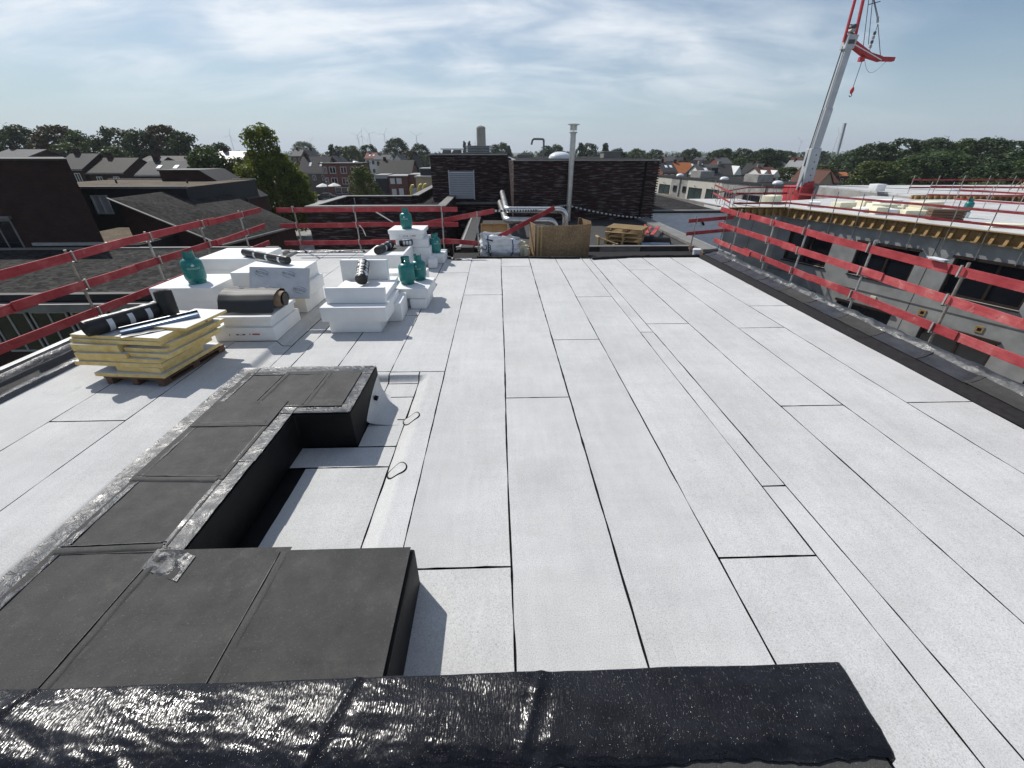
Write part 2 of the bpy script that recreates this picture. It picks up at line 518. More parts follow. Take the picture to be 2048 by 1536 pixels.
M = {}
M['membrane'] = mat_membrane()
M['gloss'] = mat_bitumen_gloss()
M['matt'] = mat_bitumen_matt()
M['film'] = mat_film()
M['black'] = pbr('black_bitumen', (.006,.006,.0065), .6, .4, 9, bump=.4, bscale=40, spec=.22)
M['darkstrip'] = pbr('charcoal_slate_membrane', (.020,.0185,.0185), .8, .35, 12, bump=.4, bscale=160, spec=.25)
M['rollblack'] = pbr('black_membrane_roll', (.014,.014,.014), .45, .4, 7, bump=.25, bscale=30)
M['plantbrick'] = mat_brick('dark_mixed_brick', [(.040,.021,.020), (.062,.030,.028), (.135,.122,.12)], (.03,.027,.026))
M['brickred'] = mat_brick('red_brick', [(.17,.055,.042), (.22,.075,.055), (.15,.06,.05)], (.16,.13,.11))
M['brickdark'] = mat_brick('dark_red_brick', [(.045,.020,.018), (.06,.027,.023), (.04,.022,.02)], (.04,.033,.03))
M['greybrick'] = mat_brick('grey_brick', [(.13,.115,.10), (.17,.15,.13), (.12,.11,.10)], (.15,.14,.13))
M['palebrick'] = mat_brick('pale_grey_brick', [(.36,.345,.32), (.42,.40,.375), (.33,.315,.29)], (.38,.37,.35))
M['gravel'] = mat_gravel('dark_roof_gravel', (.004,.004,.004), (.058,.054,.05), 5)
M['gravelroof'] = mat_gravel('slate_chipping_roof', (.016,.015,.0145), (.055,.052,.05), 6)
M['tangravel'] = mat_gravel('tan_roof_gravel', (.10,.08,.058), (.19,.155,.115), 14)
M['osb'] = mat_osb()
M['red'] = mat_red_plank()
M['redsteel'] = pbr('red_crane_paint', (.46,.03,.035), .45, .25, 1.5)
M['pinewood'] = mat_wood('yellow_pine', (.40,.25,.11), (.58,.40,.20))
M['palletwood'] = mat_wood('pallet_wood', (.30,.20,.09), (.50,.36,.18))
M['oldwood'] = mat_wood('dark_old_wood', (.09,.05,.03), (.17,.10,.06))
M['galv'] = pbr('galvanised_steel', (.42,.41,.39), .5, .25, 12, metal=.6)
M['rusty'] = pbr('stained_steel_tube', (.30,.27,.23), .6, .35, 9, metal=.4)
M['alu'] = pbr('aluminium_cladding', (.62,.61,.59), .32, .10, 5, metal=.9, rvar=.1)
M['stainless'] = pbr('stainless_flue', (.55,.54,.52), .38, .10, 4, metal=.85, rvar=.1)
M['trim'] = pbr('pale_metal_trim', (.36,.36,.35), .5, .15, 3, metal=.3)
M['greytrim'] = pbr('grey_parapet_trim', (.20,.19,.175), .6, .2, 2)
M['eps'] = mat_eps()
M['epsyellow'] = pbr('cream_insulation', (.78,.74,.55), .8, .1, 3)
M['pirfoam'] = pbr('yellow_pir_foam', (.72,.49,.15), .85, .16, 8, bump=.3, bscale=90, c2=(.88,.69,.31))
M['pirface'] = pbr('white_foil_face', (.62,.62,.60), .45, .08, 4)
M['pirgrey'] = pbr('grey_foil_face', (.60,.605,.61), .45, .10, 5)
M['gas'] = mat_gas()
M['gasprint'] = pbr('pale_teal_print', (.45,.62,.60), .5, .1, 20)
M['ink'] = pbr('dark_ink', (.03,.035,.05), .6, .1, 20)
M['redink'] = pbr('red_ink', (.45,.08,.07), .6, .1, 20)
M['whiteband'] = pbr('white_tape', (.70,.71,.72), .5, .08, 10)
M['bagwhite'] = pbr('white_woven_bag', (.74,.75,.76), .42, .08, 6, bump=.6, bscale=9)
M['bluestrap'] = pbr('blue_webbing', (.02,.045,.18), .6, .2, 20)
M['bluepipe'] = pbr('steel_blue_sheet', (.20,.27,.38), .35, .12, 6, metal=.3)
M['navy'] = pbr('black_blue_foil', (.012,.016,.024), .3, .3, 6)
M['kraft'] = pbr('brown_kraft_paper', (.28,.19,.11), .75, .2, 10, bump=.4, bscale=25)
M['greysheet'] = pbr('grey_talc_membrane', (.036,.036,.035), .58, .16, 5, bump=.2, bscale=70)
M['bucket'] = pbr('white_plastic', (.74,.76,.77), .4, .05, 5)
M['ropedark'] = pbr('dark_rope', (.03,.03,.03), .8, .2, 30)
M['ropewhite'] = pbr('white_rope', (.70,.69,.66), .7, .1, 30)
M['concrete'] = pbr('grey_concrete', (.33,.325,.31), .85, .22, 1.3, bump=.25, bscale=30)
M['render'] = pbr('cream_render', (.60,.56,.48), .85, .06, 1.5)
M['tan'] = pbr('tan_plaster', (.40,.31,.23), .85, .1, 2)
M['white'] = pbr('white_plaster', (.66,.66,.64), .8, .06, 2)
M['wallfoil'] = pbr('pale_blue_grey_sheeting', (.82,.84,.88), .55, .10, 2.5, bump=.5, bscale=3, stretch=(1,1,3))
M['formply'] = mat_wood('formwork_plywood', (.26,.15,.05), (.46,.28,.105), (2,2,6))
M['glass'] = pbr('dark_window_glass', (.012,.014,.018), .06, .2, 2, spec=.9)
M['teal_glass'] = pbr('curtained_window', (.035,.055,.055), .1, .7, 3, spec=.8, stretch=(6,6,.4))
M['brownframe'] = pbr('dark_brown_frame', (.028,.016,.011), .5, .2, 6)
M['darkwall'] = pbr('black_cladding', (.010,.010,.012), .7, .3, 3)
M['whiteframe'] = pbr('white_frame', (.70,.70,.68), .5, .05, 5)
M['dome'] = pbr('milky_dome', (.80,.81,.82), .2, .04, 4)
M['asphalt'] = pbr('asphalt', (.055,.055,.056), .9, .3, 2)
M['paving'] = pbr('pale_paving', (.26,.25,.235), .9, .2, 1.5)
M['cranegrey'] = pbr('pale_grey_crane_paint', (.47,.49,.51), .5, .12, .8)
M['cable'] = pbr('steel_cable', (.07,.075,.08), .5, .1, 10)
M['towerconc'] = pbr('weathered_tower_concrete', (.30,.27,.235), .9, .2, .12)
M['turbine'] = pbr('turbine_white', (.55,.57,.58), .5, .05, 1)
M['louvre'] = pbr('silver_louvre', (.56,.57,.59), .5, .06, 5)
M['yellowplastic'] = pbr('yellow_plastic', (.62,.50,.10), .5, .1, 4)
M['umbrella'] = pbr('cream_canvas', (.74,.72,.66), .8, .05, 4)
M['carpaint'] = pbr('dark_car_paint', (.03,.035,.04), .25, .2, 2)
M['bark'] = pbr('bark', (.07,.055,.04), .9, .3, 4)
ROOFC = {'slate': (0.053,0.055,0.059), 'slatelight': (0.105,0.105,0.108), 'slatebright': (.26,.26,.27), 'brown': (0.034,0.028,0.025),
         'dark': (.035,.034,.036), 'greybrown': (0.062,0.059,0.053), 'redtile': (.22,.07,.055), 'orange': (.42,.15,.06), 'redbrown': (.13,.06,.045)}
for k, c in ROOFC.items():
    M['roof_'+k] = mat_tiles('roof_tiles_'+k, c, rough=.45 if k == 'slatebright' else .7)
M['leaf_big'] = mat_leaf('maple_leaf', (.040,.062,.006), (.17,.21,.022), .50)
M['leaf_mid'] = mat_leaf('mid_green_leaf', (.030,.055,.014), (.085,.13,.03))
M['leaf_dark'] = mat_leaf('dark_green_leaf', (.020,.040,.012), (.055,.092,.026))
M['leaf_olive'] = mat_leaf('olive_leaf', (.045,.062,.014), (.12,.155,.035))
M['leaf_copper'] = mat_leaf('copper_leaf', (.045,.034,.014), (.095,.080,.034))

GZ = -6.3
# ------------------------------------------------------------------ ground
def mat_ground():
    m, nt, b = new_mat('fields_and_gardens')
    v = coords(nt, rnd_off=False)
    c = ramp(nt, noise_n(nt, v, .012, 5, .6), [(.3, (.035,.055,.018)), (.5, (.06,.075,.03)), (.62, (.14,.12,.06)), (.75, (.05,.07,.025))])
    c = mixc(nt, c, ramp(nt, noise_n(nt, v, .6, 5), [(.3, .6), (.7, 1.2)]), 1.0, 'MULTIPLY')
    nt.links.new(c, b.inputs['Base Color']); b.inputs['Roughness'].default_value = .95
    return m
gm = MB().add([(-7000,-3000,GZ),(7000,-3000,GZ),(7000,9000,GZ),(-7000,9000,GZ)], [(0,1,2,3)])
tag(gm.build('ground', mat_ground(), origin=(0,0,GZ)), kind='structure')
tag(MB().box(-75,5,76,120,GZ-.4,GZ+.004).build('street', M['asphalt']), kind='structure')
tag(MB().box(-60,-33,88,111,GZ-.3,GZ+.06).build('pavement', M['paving']), kind='structure')
tag(MB().box(-40,40,14,64,GZ-.3,GZ+.008).build('yard', M['paving']), kind='structure')

# ------------------------------------------------------------------ the roof we look over
def sm(a, b, x):
    t = max(0.0, min(1.0, (x-a)/(b-a))); return t*t*(3-2*t)
def hz(x, y):
    left = sm(-4.02, -4.14, x)*.1
    pit = -.1*sm(-1.14, -1.32, x)*sm(6.02, 5.92, y)*(1-sm(-3.4, -3.7, x))
    return left + pit + .004*nz(x*.5, y*.35, 3.0)
bld = thing('site_building', 'half finished building with a broad white membrane roof in the foreground', 'building', (0, 7, GZ))
MB().prism([(-7.78,-6),(7.68,-6),(7.68,14.62),(-1.7,14.62),(-1.7,15.3),(-7.78,15.3)], GZ, -.16).build('wall', M['plantbrick'], bld)
dk = MB()
def deckgrid(x0, x1, y0, y1):
    nx = int((x1-x0)/.06); ny = int((y1-y0)/.06)
    dk.grid(nx, ny, lambda u, w: (x0+(x1-x0)*u, y0+(y1-y0)*w, hz(x0+(x1-x0)*u, y0+(y1-y0)*w)-.016))
deckgrid(-7.0, 6.95, .2, 14.6)
deckgrid(-7.0, -1.75, 14.6, 15.25)
deck = dk.build('roof_deck', M['black'], bld, recalc=False)
WIDE = {0.067: .0115, 1.0: .0125, -1.33: .010, 1.9: .0085, 3.06: .009, 2.79: .007, -.91: .008}
def jx(X, y):
    return X + .013*nz(y*.33, X*7.1) + .004*nz(y*2.7, X*3.3, 5)
def jgap(X, y):
    return WIDE.get(X, .009)*.82*max(.35, 1 + .8*nz(y*1.3, X*5.1, 9) + .6*nz(y*5, X, 2) + 1.2*max(0.0, nz(y*2.3, X*9, 6)-.45))
def cgap(x, yc):
    return .010*(1+.7*nz(x*9, yc*3, 4))
def sheet(x0, x1, y0, y1, fixed=()):
    nx = max(3, int((x1-x0)/(.03 if (x0 < -4.1 < x1 or (x0 < -1.2 < x1 and y0 < 6.2)) else .1))); ny = max(2, int((y1-y0)/(.03 if y1-y0 < .7 else .05 if (x0 < -1.2 < x1 and y0 < 6.2) else .09)))
    def edge(y, s_):
        X = x0 if s_ < 0 else x1
        if X in fixed: return X
        return jx(X, y) + (jgap(X, y) if s_ < 0 else -jgap(X, y))
    def fn(u, w):
        y = y0 + (y1-y0)*w
        a, b_ = edge(y, -1), edge(y, 1)
        x = a + (b_-a)*u
        if w == 0: y += .004 + cgap(x, y0)
        if w == 1: y -= .004 + cgap(x, y1)*.3
        return (x, y, hz(x, y)+.005)
    mb = MB().grid(nx, ny, fn)
    n = nx+1
    ring = [i for i in range(nx+1)] + [j*n+nx for j in range(1, ny+1)] + [ny*n+i for i in range(nx-1, -1, -1)] + [j*n for j in range(ny-1, 0, -1)]
    base = len(mb.v)
    for i in ring:
        p = mb.v[i]; mb.v.append((p[0], p[1], p[2]-.030))
    k = len(ring)
    for i in range(k):
        mb.f.append((ring[i], base+i, base+(i+1) % k, ring[(i+1) % k])); mb.m.append(1)
    o = mb.build('membrane_sheet', [M['membrane'], M['black']], deck, smooth=True)
    return o
YF = 14.34
runs = [(-.91,.067,(10.285,2.383)), (.067,1.0,(13.25,5.22)), (1.0,1.9,(7.35,)), (1.9,2.79,(10.04,2.415)), (2.79,3.06,(7.685,3.297)),
        (3.06,3.96,(8.137,)), (3.96,4.87,(12.68,4.88)), (4.87,5.83,(7.855,)), (5.83,6.79,(9.22,4.92))]
for k, (a, b_, cs) in enumerate(runs):
    ys = [.2] + sorted(cs) + [YF + .05*nz(a*3, 1.2) - (.1 if 2.7 < a < 3.2 else 0)]
    for y0, y1 in zip(ys, ys[1:]):
        sheet(a, b_, y0, y1)
for a, b_, ys in [(-1.33,-.91,(.2,6.1)), (-1.8,-.91,(6.1,12.5,14.5)), (-2.73,-1.8,(5.6,6.12,8.8,14.95)), (-3.52,-2.73,(5.3,15.02)),
                  (-3.86,-3.52,(.2,10.5,15.03)), (-4.88,-3.86,(.2,7.22,15.04)), (-5.85,-4.88,(.2,4.64,12.2,15.02)), (-6.93,-5.85,(.2,9.6,15.0)),
                  (-1.8,-1.33,(5.88,6.1)), (-1.8,-1.33,(5.46,5.88)), (-1.84,-1.33,(4.85,5.46)), (-1.82,-1.33,(4.25,4.85)), (-2.52,-1.33,(3.86,4.25)), (-2.30,-1.33,(2.1,3.86))]:
    for y0, y1 in zip(ys, ys[1:]):
        sheet(a, b_, y0, y1)
for (cx, cy) in ((-1.205, 3.72), (-1.235, 4.80)):
    def ringp(r_, dz):
        return [(cx+r_*math.cos(2*math.pi*k/28), cy+r_*.95*math.sin(2*math.pi*k/28), hz(cx+r_*math.cos(2*math.pi*k/28), cy+r_*.95*math.sin(2*math.pi*k/28))+dz) for k in range(28)]
    d = MB(); d.add([(cx, cy, hz(cx, cy)+.013)]+ringp(.108, .012), [(0, k+1, (k+1) % 28+1) for k in range(28)])
    d.mat(1).add(ringp(.106, .0135)+ringp(.119, .0135)+ringp(.124, .004), [(j*28+k, j*28+(k+1) % 28, (j+1)*28+(k+1) % 28, (j+1)*28+k) for j in range(2) for k in range(28)])
    d.build('patch', [M['membrane'], M['black']], deck, smooth='all')
# dark edge strip on the right, in overlapping lengths
y = .4
while y < 14.5:
    y2 = min(14.6, y + rnd.uniform(.92, 1.06))
    t = rnd.uniform(0, .005)
    MB().grid(5, 6, lambda u, w: (6.80+.40*u, y+(y2+.05-y)*w, .005+t+.02*u+.006*nz(u*4, y+w*3, 8))).build('edge_membrane', M['darkstrip'], bld, smooth=True)
    sk = rnd.uniform(-.05, .05)
    MB().grid(8, 6, lambda u, w: (7.16+.44*u, y+sk+.12*u+(y2+.06-y)*w, .034+t+.006*w+.06*sm(.3, 1, u)+.009*nz(u*5, y+w*4, 3))).build('edge_membrane', M['film'] if rnd.random() < .55 else M['matt'], bld, smooth=True)
    MB().tube([(7.15+.45*k/8, y+sk+.12*k/8+.012*nz(k*.8, y), .04+.065*sm(.3, 1, k/8)) for k in range(9)], [.007+.004*nz(k, y) for k in range(9)], 5).build('seam_bead', M['black'], bld, smooth='all')
    y = y2
def crest(u, w):
    yy = .3 + 14.3*w
    a = u*2-1
    return (7.62+.15*a+.02*nz(yy*2.1, u*3), yy, .165 - .15*a*a + .03*fbm(yy*3.1, u*2.4, 1.7) + .03*abs(nz(yy*1.1, 4)))
MB().grid(14, 300, crest).build('edge_film', M['film'], bld, smooth='all')
# left edge: long membrane ridges and a metal trim
for i, (xa, xb, h) in enumerate([(-6.93,-7.22,.06), (-7.20,-7.50,.09), (-7.48,-7.76,.12)]):
    MB().grid(5, 110, lambda u, w: (xa+(xb-xa)*u + .015*nz(w*14, i), .3+14.8*w, .105+h*math.sin(u*math.pi)*.6+.05*u*i*.5+.012*nz(w*30, u*3, i))).build('edge_membrane', M['film'] if i != 1 else M['matt'], bld, smooth='all')
MB().box(-7.86,-7.74,.3,15.3,.02,.2).build('edge_trim', M['trim'], bld, bevel=.006)
# far edge: curled black flaps, and the raised kerb at the back left
for xa, xb, ya, yb, r in [(-.75,.0,14.52,14.36,.035), (.02,1.02,14.42,14.40,.045), (1.0,1.75,14.40,14.30,.05), (1.75,2.72,14.30,14.28,.05), (3.12,4.3,14.12,14.34,.06), (4.25,5.2,14.38,14.44,.05), (5.15,6.1,14.42,14.44,.05), (6.0,6.85,14.42,14.42,.05)]:
    pts = [(xa+(xb-xa)*k/6, ya+(yb-ya)*k/6+.02*nz(xa+k, 2), .03+.015*nz(xa*2+k, 7)) for k in range(7)]
    MB().tube(pts, [r*(1+.3*nz(xa+k*.8, 5)) for k in range(7)], 8).build('edge_flap', M['darkstrip'], bld, smooth='all')
MB().grid(60, 5, lambda u, w: (-7.7+5.9*u, 15.02+.3*w, .12*sm(0, .5, w)+.03*fbm(u*14, w*2, 3)*sm(0, .4, w)+.02)).build('edge_film', M['film'], bld, smooth='all')
MB().box(-7.7,-1.75,15.1,15.32,-.1,.07).build('edge_kerb', M['black'], bld)

# ------------------------------------------------------------------ C-shaped raised kerb
CT = .40
curb = thing('roof_plinth', 'raised C shaped plinth wrapped in dusty dark bitumen on the white roof', 'plinth', (-2.4, 3.2, -.1))
poly = [(-3.66,.9),(-.70,.9),(-.70,2.275),(-2.51,2.305),(-2.49,4.255),(-1.82,4.27),(-1.82,5.54),(-3.76,5.50)]
MB().prism(poly, -.1, CT).build('body', M['black'], curb, bevel=.022, smooth=True)
def panel(x0, x1, y0, y1, mat='matt', lift=.0, seed=0.0, res=.06):
    nx = max(3, int((x1-x0)/res)); ny = max(3, int((y1-y0)/res))
    def fn(u, w):
        x = x0+(x1-x0)*u; y = y0+(y1-y0)*w
        e = min(u*(x1-x0), (1-u)*(x1-x0), w*(y1-y0), (1-w)*(y1-y0))
        amp = .006 if mat == 'film' else .005
        zz = CT + .006 + lift + amp*fbm(x*5+seed, y*5, seed)*sm(0, .05, e) + (.006 if e < .02 else 0)
        if mat == 'film':
            x += .01*nz(y*9, seed)*(1 if 0 < u < 1 else .6); 
        return (x, y, zz)
    MB().grid(nx, ny, fn).build('membrane_panel' if mat == 'matt' else 'edge_flashing', M[mat], curb, smooth='all')
for i, a in enumerate([(-3.5,-2.66,.95,2.30), (-2.64,-1.70,.95,2.27), (-1.68,-.76,.95,2.235), (-3.5,-2.70,2.32,3.13), (-3.52,-2.70,3.15,4.02), (-3.52,-2.70,4.04,4.52),
                       (-3.54,-3.02,4.54,5.32), (-3.0,-2.42,4.44,5.32), (-2.4,-2.0,4.44,5.32)]):
    x0_, x1_, y0_, y1_ = a
    panel(x0_-.035, x1_+.03, y0_-(.03 if y0_ > 1 else 0), y1_+(.02 if y1_ < 2.2 else .035), 'matt', .004+.0045*(i % 3), i*3.1)
for i, a in enumerate([(-3.69,-3.45,.95,3.2), (-3.73,-3.47,3.18,5.50), (-3.52,-1.825,5.27,5.52), (-2.04,-1.825,4.28,5.3), (-2.72,-2.515,2.3,3.4), (-2.72,-2.505,3.38,4.4), (-2.66,-1.84,4.268,4.45)]):
    panel(*a, 'film', .006, 20+i*2.3, .035)
# crumpled scrap at the inner corner
MB().grid(16, 10, lambda u, w: (-2.72+.34*u, 2.14+.22*w-.12*u, CT+.022+.022*fbm(u*4, w*4, 3.3)*sm(0, .2, min(u, 1-u)))).build('loose_film', M['film'], curb, smooth='all')
# welded laps over the panel seams, and a bead of bitumen along each
for i, (a, b_) in enumerate((((-2.69,.95),(-2.66,2.30)), ((-1.725,.95),(-1.70,2.26)), ((-3.50,2.32),(-2.70,2.34)), ((-3.52,3.15),(-2.72,3.12)), ((-3.52,4.04),(-2.72,4.06)), ((-3.03,4.5),(-3.0,5.3)), ((-2.42,4.45),(-2.40,5.3)))):
    A = Vector((*a, 0)); B = Vector((*b_, 0)); d = (B-A); L = d.length; d.normalize(); p = Vector((-d.y, d.x, 0)); n_ = int(L/.05)
    MB().grid(n_, 5, lambda u, w: tuple(A+d*(L*u)+p*((w-.5)*.085+.006*nz(u*L*6, w+i)+.004*nz(u*L*20, i)) + Vector((0,0,CT+.019+.006*math.sin(math.pi*w)-(.012 if w in (0,1) else 0)+.003*nz(u*L*5, w*2, i))))).build('seam_lap', M['matt'], curb, smooth='all')
    MB().tube([A+d*(L*k/14)+p*(.045+.006*nz(k*.9, i))+Vector((0,0,CT+.016)) for k in range(15)], [.006+.004*nz(k*1.7, i) for k in range(15)], 6).build('seam_bead', M['rollblack'], curb, smooth='all')
# white upstand that runs from the end of the plinth down to the roof
def upst(u, w):
    y = 5.52 - .80*w
    h = .38 - .30*w + .05*math.sin(w*3)
    t = u
    x = -1.815 + .42*(t**2.4)*(.3+.7*w)
    z = -.094 + h*(1-t)**1.6
    return (x, y, z)
MB().grid(12, 12, upst).build('upstand', M['membrane'], curb, smooth='all')
MB().tube([(-1.80,5.14,.10),(-1.755,5.135,.085)], .035, 14).build('drain_hole', M['black'], curb)

# ------------------------------------------------------------------ foreground parapet and upper roof
PT = 1.2
par = thing('parapet_wall', 'glossy black bitumen coated parapet across the bottom of the view', 'parapet', (-1.3, .6, 0))
MB().box(-5,1.43,-3.5,.945,-.1,PT-.02).build('wall', M['black'], par, bevel=.02)
MB().grid(60, 14, lambda u, w: (-5+6.40*u, -3+3.74*w, PT-.006+.004*fbm(u*30, w*20))).build('membrane_panel', M['matt'], par, smooth='all')
def wr(x, y):
    t = (y-.64)/.315
    low = sm(.55, 0, t)
    h = .010*fbm(x*2.3+y*3, y*5, 1.1)
    d = (x*.8+y*1.5)
    h += .016*low*abs(fbm(d*4, (x-y)*2.2, 2.2)) + .004*low*abs(fbm(x*14, y*22, 7))
    h += .0007*fbm(x*60, y*9, 4)
    h += .020*sm(-.1, .25, t)
    h -= .075*max(0.0, t-.45)**2*(1+.35*nz(x*1.3, 4.4))
    for xs in (-.62, .16, -1.95):
        q = x - xs - .35*(.97-y)*(-1)
        h += .010*math.exp(-(q/.018)**2) - .005*math.exp(-((q-.05)/.03)**2)
    return h
def glossf(u, w):
    x = -4.2 + 5.66*u
    ya = .632 + .018*fbm(x*2.1, 0, 5) + .010*fbm(x*13, 1, 6)
    if w < .88:
        y = ya + (.955-ya)*(w/.88)
        z = PT + .004 + wr(x, y)*sm(0, .05, w)
    else:
        q = (w-.88)/.12
        y = .955 + .014*math.sin(q*math.pi/2)
        z = PT + .004 + wr(x, .955)*(1-q) - .22*q*q
    ex = sm(1.425, 1.46, x)
    if w < .88: x += .03*sm(.3, 1, w/.88)*sm(.93, 1, u)
    else: x += .03*sm(.93, 1, u)
    return (x, y, z - .30*ex*ex)
MB().grid(620, 64, glossf).build('glossy_coating', M['gloss'], par, smooth='all')

# ------------------------------------------------------------------ guard rails
def guard(label, posts, rails, inward, base=(0,0,0), post_z0=.05, over=.35, group='red plank guard rails on this roof', seedv=1, plank=.148, pz=1.5):
    """posts: xyz feet; rails: (list of heights); planks run along the post line on the inward side, in overlapping lengths"""
    rr = random.Random(seedv)
    t = thing('guard_rail', label, 'guard rail', posts[0], group)
    iv = Vector(inward)
    for p in posts:
        p = Vector(p); lean = Vector((rr.uniform(-.02,.02), rr.uniform(-.02,.02), 0))
        po = MB().tube([p, p+lean+Vector((0,0,pz))], .024, 10).build('post', M['rusty'] if rr.random() < .3 else M['galv'], t, smooth=True)
        for h in rails:
            mb = MB()
            c = p + lean*(h/pz) + Vector((0,0,h))
            mb.box(c.x-.032, c.x+.032, c.y-.032, c.y+.032, c.z-.11, c.z-.085)
            f = c + iv*.10
            mb.box(min(c.x, f.x)-.014, max(c.x, f.x)+.014, min(c.y, f.y)-.014, max(c.y, f.y)+.014, c.z-.105, c.z-.09)
            mb.box(f.x-.014, f.x+.014, f.y-.014, f.y+.014, c.z-.105, c.z+.10)
            mb.build('bracket', M['galv'], po)
    d = (Vector(posts[-1]) - Vector(posts[0])); L = d.length; d.normalize()
    for h in rails:
        s_ = -over; k = 0
        while s_ < L + over - .2:
            ln = rr.uniform(2.6, 3.9)
            e = min(L+over, s_ + ln)
            if L + over - e < .8: e = L + over
            k = 1 - k
            a = Vector(posts[0]) + d*s_; b_ = Vector(posts[0]) + d*e
            za = a.z*0 + posts[0][2] + h + rr.uniform(-.03,.03); zb = posts[0][2] + h + rr.uniform(-.03,.03)
            off = iv*(.045 + .031*k)
            MB().bar((a.x+off.x, a.y+off.y, za), (b_.x+off.x, b_.y+off.y, zb), .028, plank).build('rail', M['red'], t, bevel=.004)
            if e >= L+over: break
            s_ = e - rr.uniform(.25, .5)
    return t
GR = 'red plank guard rails on this roof'
guard('red plank guard rail along the right edge of the white roof', [(7.74, yy, .06) for yy in (2.9, 4.8, 6.7, 8.65, 10.78, 12.14, 14.02)], (.37,.88,1.36), (-1,0,0), seedv=3, over=1.2)
guard('red plank guard rail along the left edge of the white roof', [(-7.92, yy, .04) for yy in (2.0, 4.1, 6.05, 8.05, 10.05, 11.95, 13.9)], (.38,.92,1.43), (1,0,0), seedv=5, over=1.15, pz=1.55)
t = guard('red plank guard rail across the far left end of the roof', [(x, 15.26, .12) for x in (-6.85, -4.85, -1.93)], (.30,.86,1.36), (0,-1,0), seedv=9, over=.55, pz=1.45)
g2 = guard('short red guard rail at the far right corner behind the bucket', [(7.35, 16.3, -.25), (8.75, 16.9, -.25)], (.72,1.18), (0,-1,0), seedv=12, over=.4, pz=1.32, plank=.13)
# loose red planks
def plank(label, a, b_, w=.03, h=.16):
    tag(MB().bar(a, b_, w, h).build('red_plank', M['red'], bevel=.004), label, 'plank', 'loose red planks')
plank('red plank tied between the far rail end and a lone post by the bag', (-2.62,15.42,.95), (-.15,15.6,1.36))
plank('low red plank leaning from the rail end towards the white bag', (-2.0,15.42,.42), (-.62,15.62,.26))
plank('red plank slanting up behind the white bag and strand board box', (.0,15.75,.46), (2.02,16.1,1.40))
t = thing('steel_post', 'lone steel post standing left of the white bag', 'post', (-.72,15.55,-.3))
MB().tube([(-.72,15.55,-.3),(-.75,15.55,1.35)], .024, 10).build('tube', M['galv'], t, smooth=True)
MB().box(-.76,-.68,15.5,15.6,.0,.05).build('collar', M['galv'], t)
tag(MB().tube([(-4.15,15.3,1.38),(-3.5,15.25,.98),(-3.1,15.2,.78)], .02, 8).build('white_tube', M['ropewhite'], smooth=True), 'thin bent white tube leaning on the far guard rail', 'tube')
tag(MB().tube([(-4.72,15.12,.98),(-4.63,15.12,.86),(-4.6,15.13,.74),(-4.56,15.12,.62)], [.02,.012,.02,.008], 6).build('tape_knot', M['ropewhite'], smooth=True), 'white tape knotted round a post of the far guard rail', 'tape')
tag(MB().box(7.60,7.62,7.02,7.30,1.50,1.53,).box(7.55,7.70,7.02,7.30,1.53,1.536).build('paper_tag', M['bucket']), 'white paper tag lying on the top right guard rail', 'tag')

# ------------------------------------------------------------------ foam blocks
def block(label, x0, x1, y0, y1, z0, z1, rot=0.0, mat='eps', tilt=None, name='foam_block', group='white foam blocks stacked on the roof', bev=.009):
    c = ((x0+x1)/2, (y0+y1)/2, z0)
    Mx = rz(rot, c)
    if tilt:
        Mx = Mx @ (Matrix.Translation(Vector((c[0], y0, z0))) @ Matrix.Rotation(R(tilt), 4, 'X') @ Matrix.Translation(-Vector((c[0], y0, z0))))
    o = MB().box(x0, x1, y0, y1, z0, z1, Mx).build(name, M[mat], bevel=bev, smooth=True)
    return tag(o, label, 'foam block', group)
B1 = .112
block('printed foam slab at the very bottom under the draped grey membrane', -5.20,-4.12,7.22,8.34,B1,.36, 1)
block('small foam slab second from the bottom under the draped grey membrane', -5.00,-4.16,7.28,8.26,.362,.50, -1)
block('thin foam slab directly under the draped grey membrane', -5.20,-4.12,7.24,8.30,.502,.57, 0.5)
block('lowest foam slab under the leftmost gas bottle', -6.86,-5.62,8.34,9.42,B1,.31, .6)
block('middle foam slab under the leftmost gas bottle', -6.80,-5.60,8.32,9.40,.312,.535, -.8)
block('thick foam block carrying the leftmost gas bottle', -6.92,-5.70,8.30,9.41,.537,.80, 0)
for z0, z1, xo, lab in ((B1,.42,.0,'lowest'), (.422,.70,.06,'middle'), (.702,.98,-.02,'top')):
    block(lab+' foam block of the stack behind the leaning foil board', -5.52+xo,-4.15+xo,8.76,9.80,z0,z1, xo*14)
for z0, z1, xo, lab in ((B1,.5,.02,'lowest'), (.502,.76,-.03,'middle'), (.762,1.01,.0,'top')):
    block(lab+' foam block of the stack farthest left near the guard rail', -6.93+xo,-5.58+xo,9.92,11.2,z0,z1, xo*25)
block('lowest foam block of the middle stack, set back', -3.36,-2.37,7.84,8.95,.01,.25, 0)
block('overhanging foam slab second from the bottom of the middle stack', -3.46,-2.20,7.79,8.98,.252,.54, -.6)
block('low foam block tucked at the right foot of the middle stack', -2.42,-2.08,8.45,9.22,.01,.40, 2)
block('foam slab standing on edge at the front of the middle stack', -3.40,-2.25,8.02,8.13,.55,.85, .4, tilt=-9)
block('foam block behind the upright slab with the wrapped roll on it', -3.42,-2.28,8.22,9.32,.542,.66, 1.0)
block('foam slab standing upright at the back of the middle stack', -3.52,-2.50,9.40,9.56,.55,1.07, -1, tilt=-6)
block('foam block under the upright slab at the back of the middle stack', -3.50,-2.42,9.34,10.05,.01,.55, 1)
block('lower right foam block under the pair of gas bottles', -2.02,-1.66,9.24,10.15,.01,.225, -2)
block('lower left foam block under the pair of gas bottles', -2.55,-2.06,9.42,10.1,.01,.225, 1)
block('foam block carrying the pair of gas bottles', -2.56,-1.60,9.32,10.32,.227,.45, -1.5)
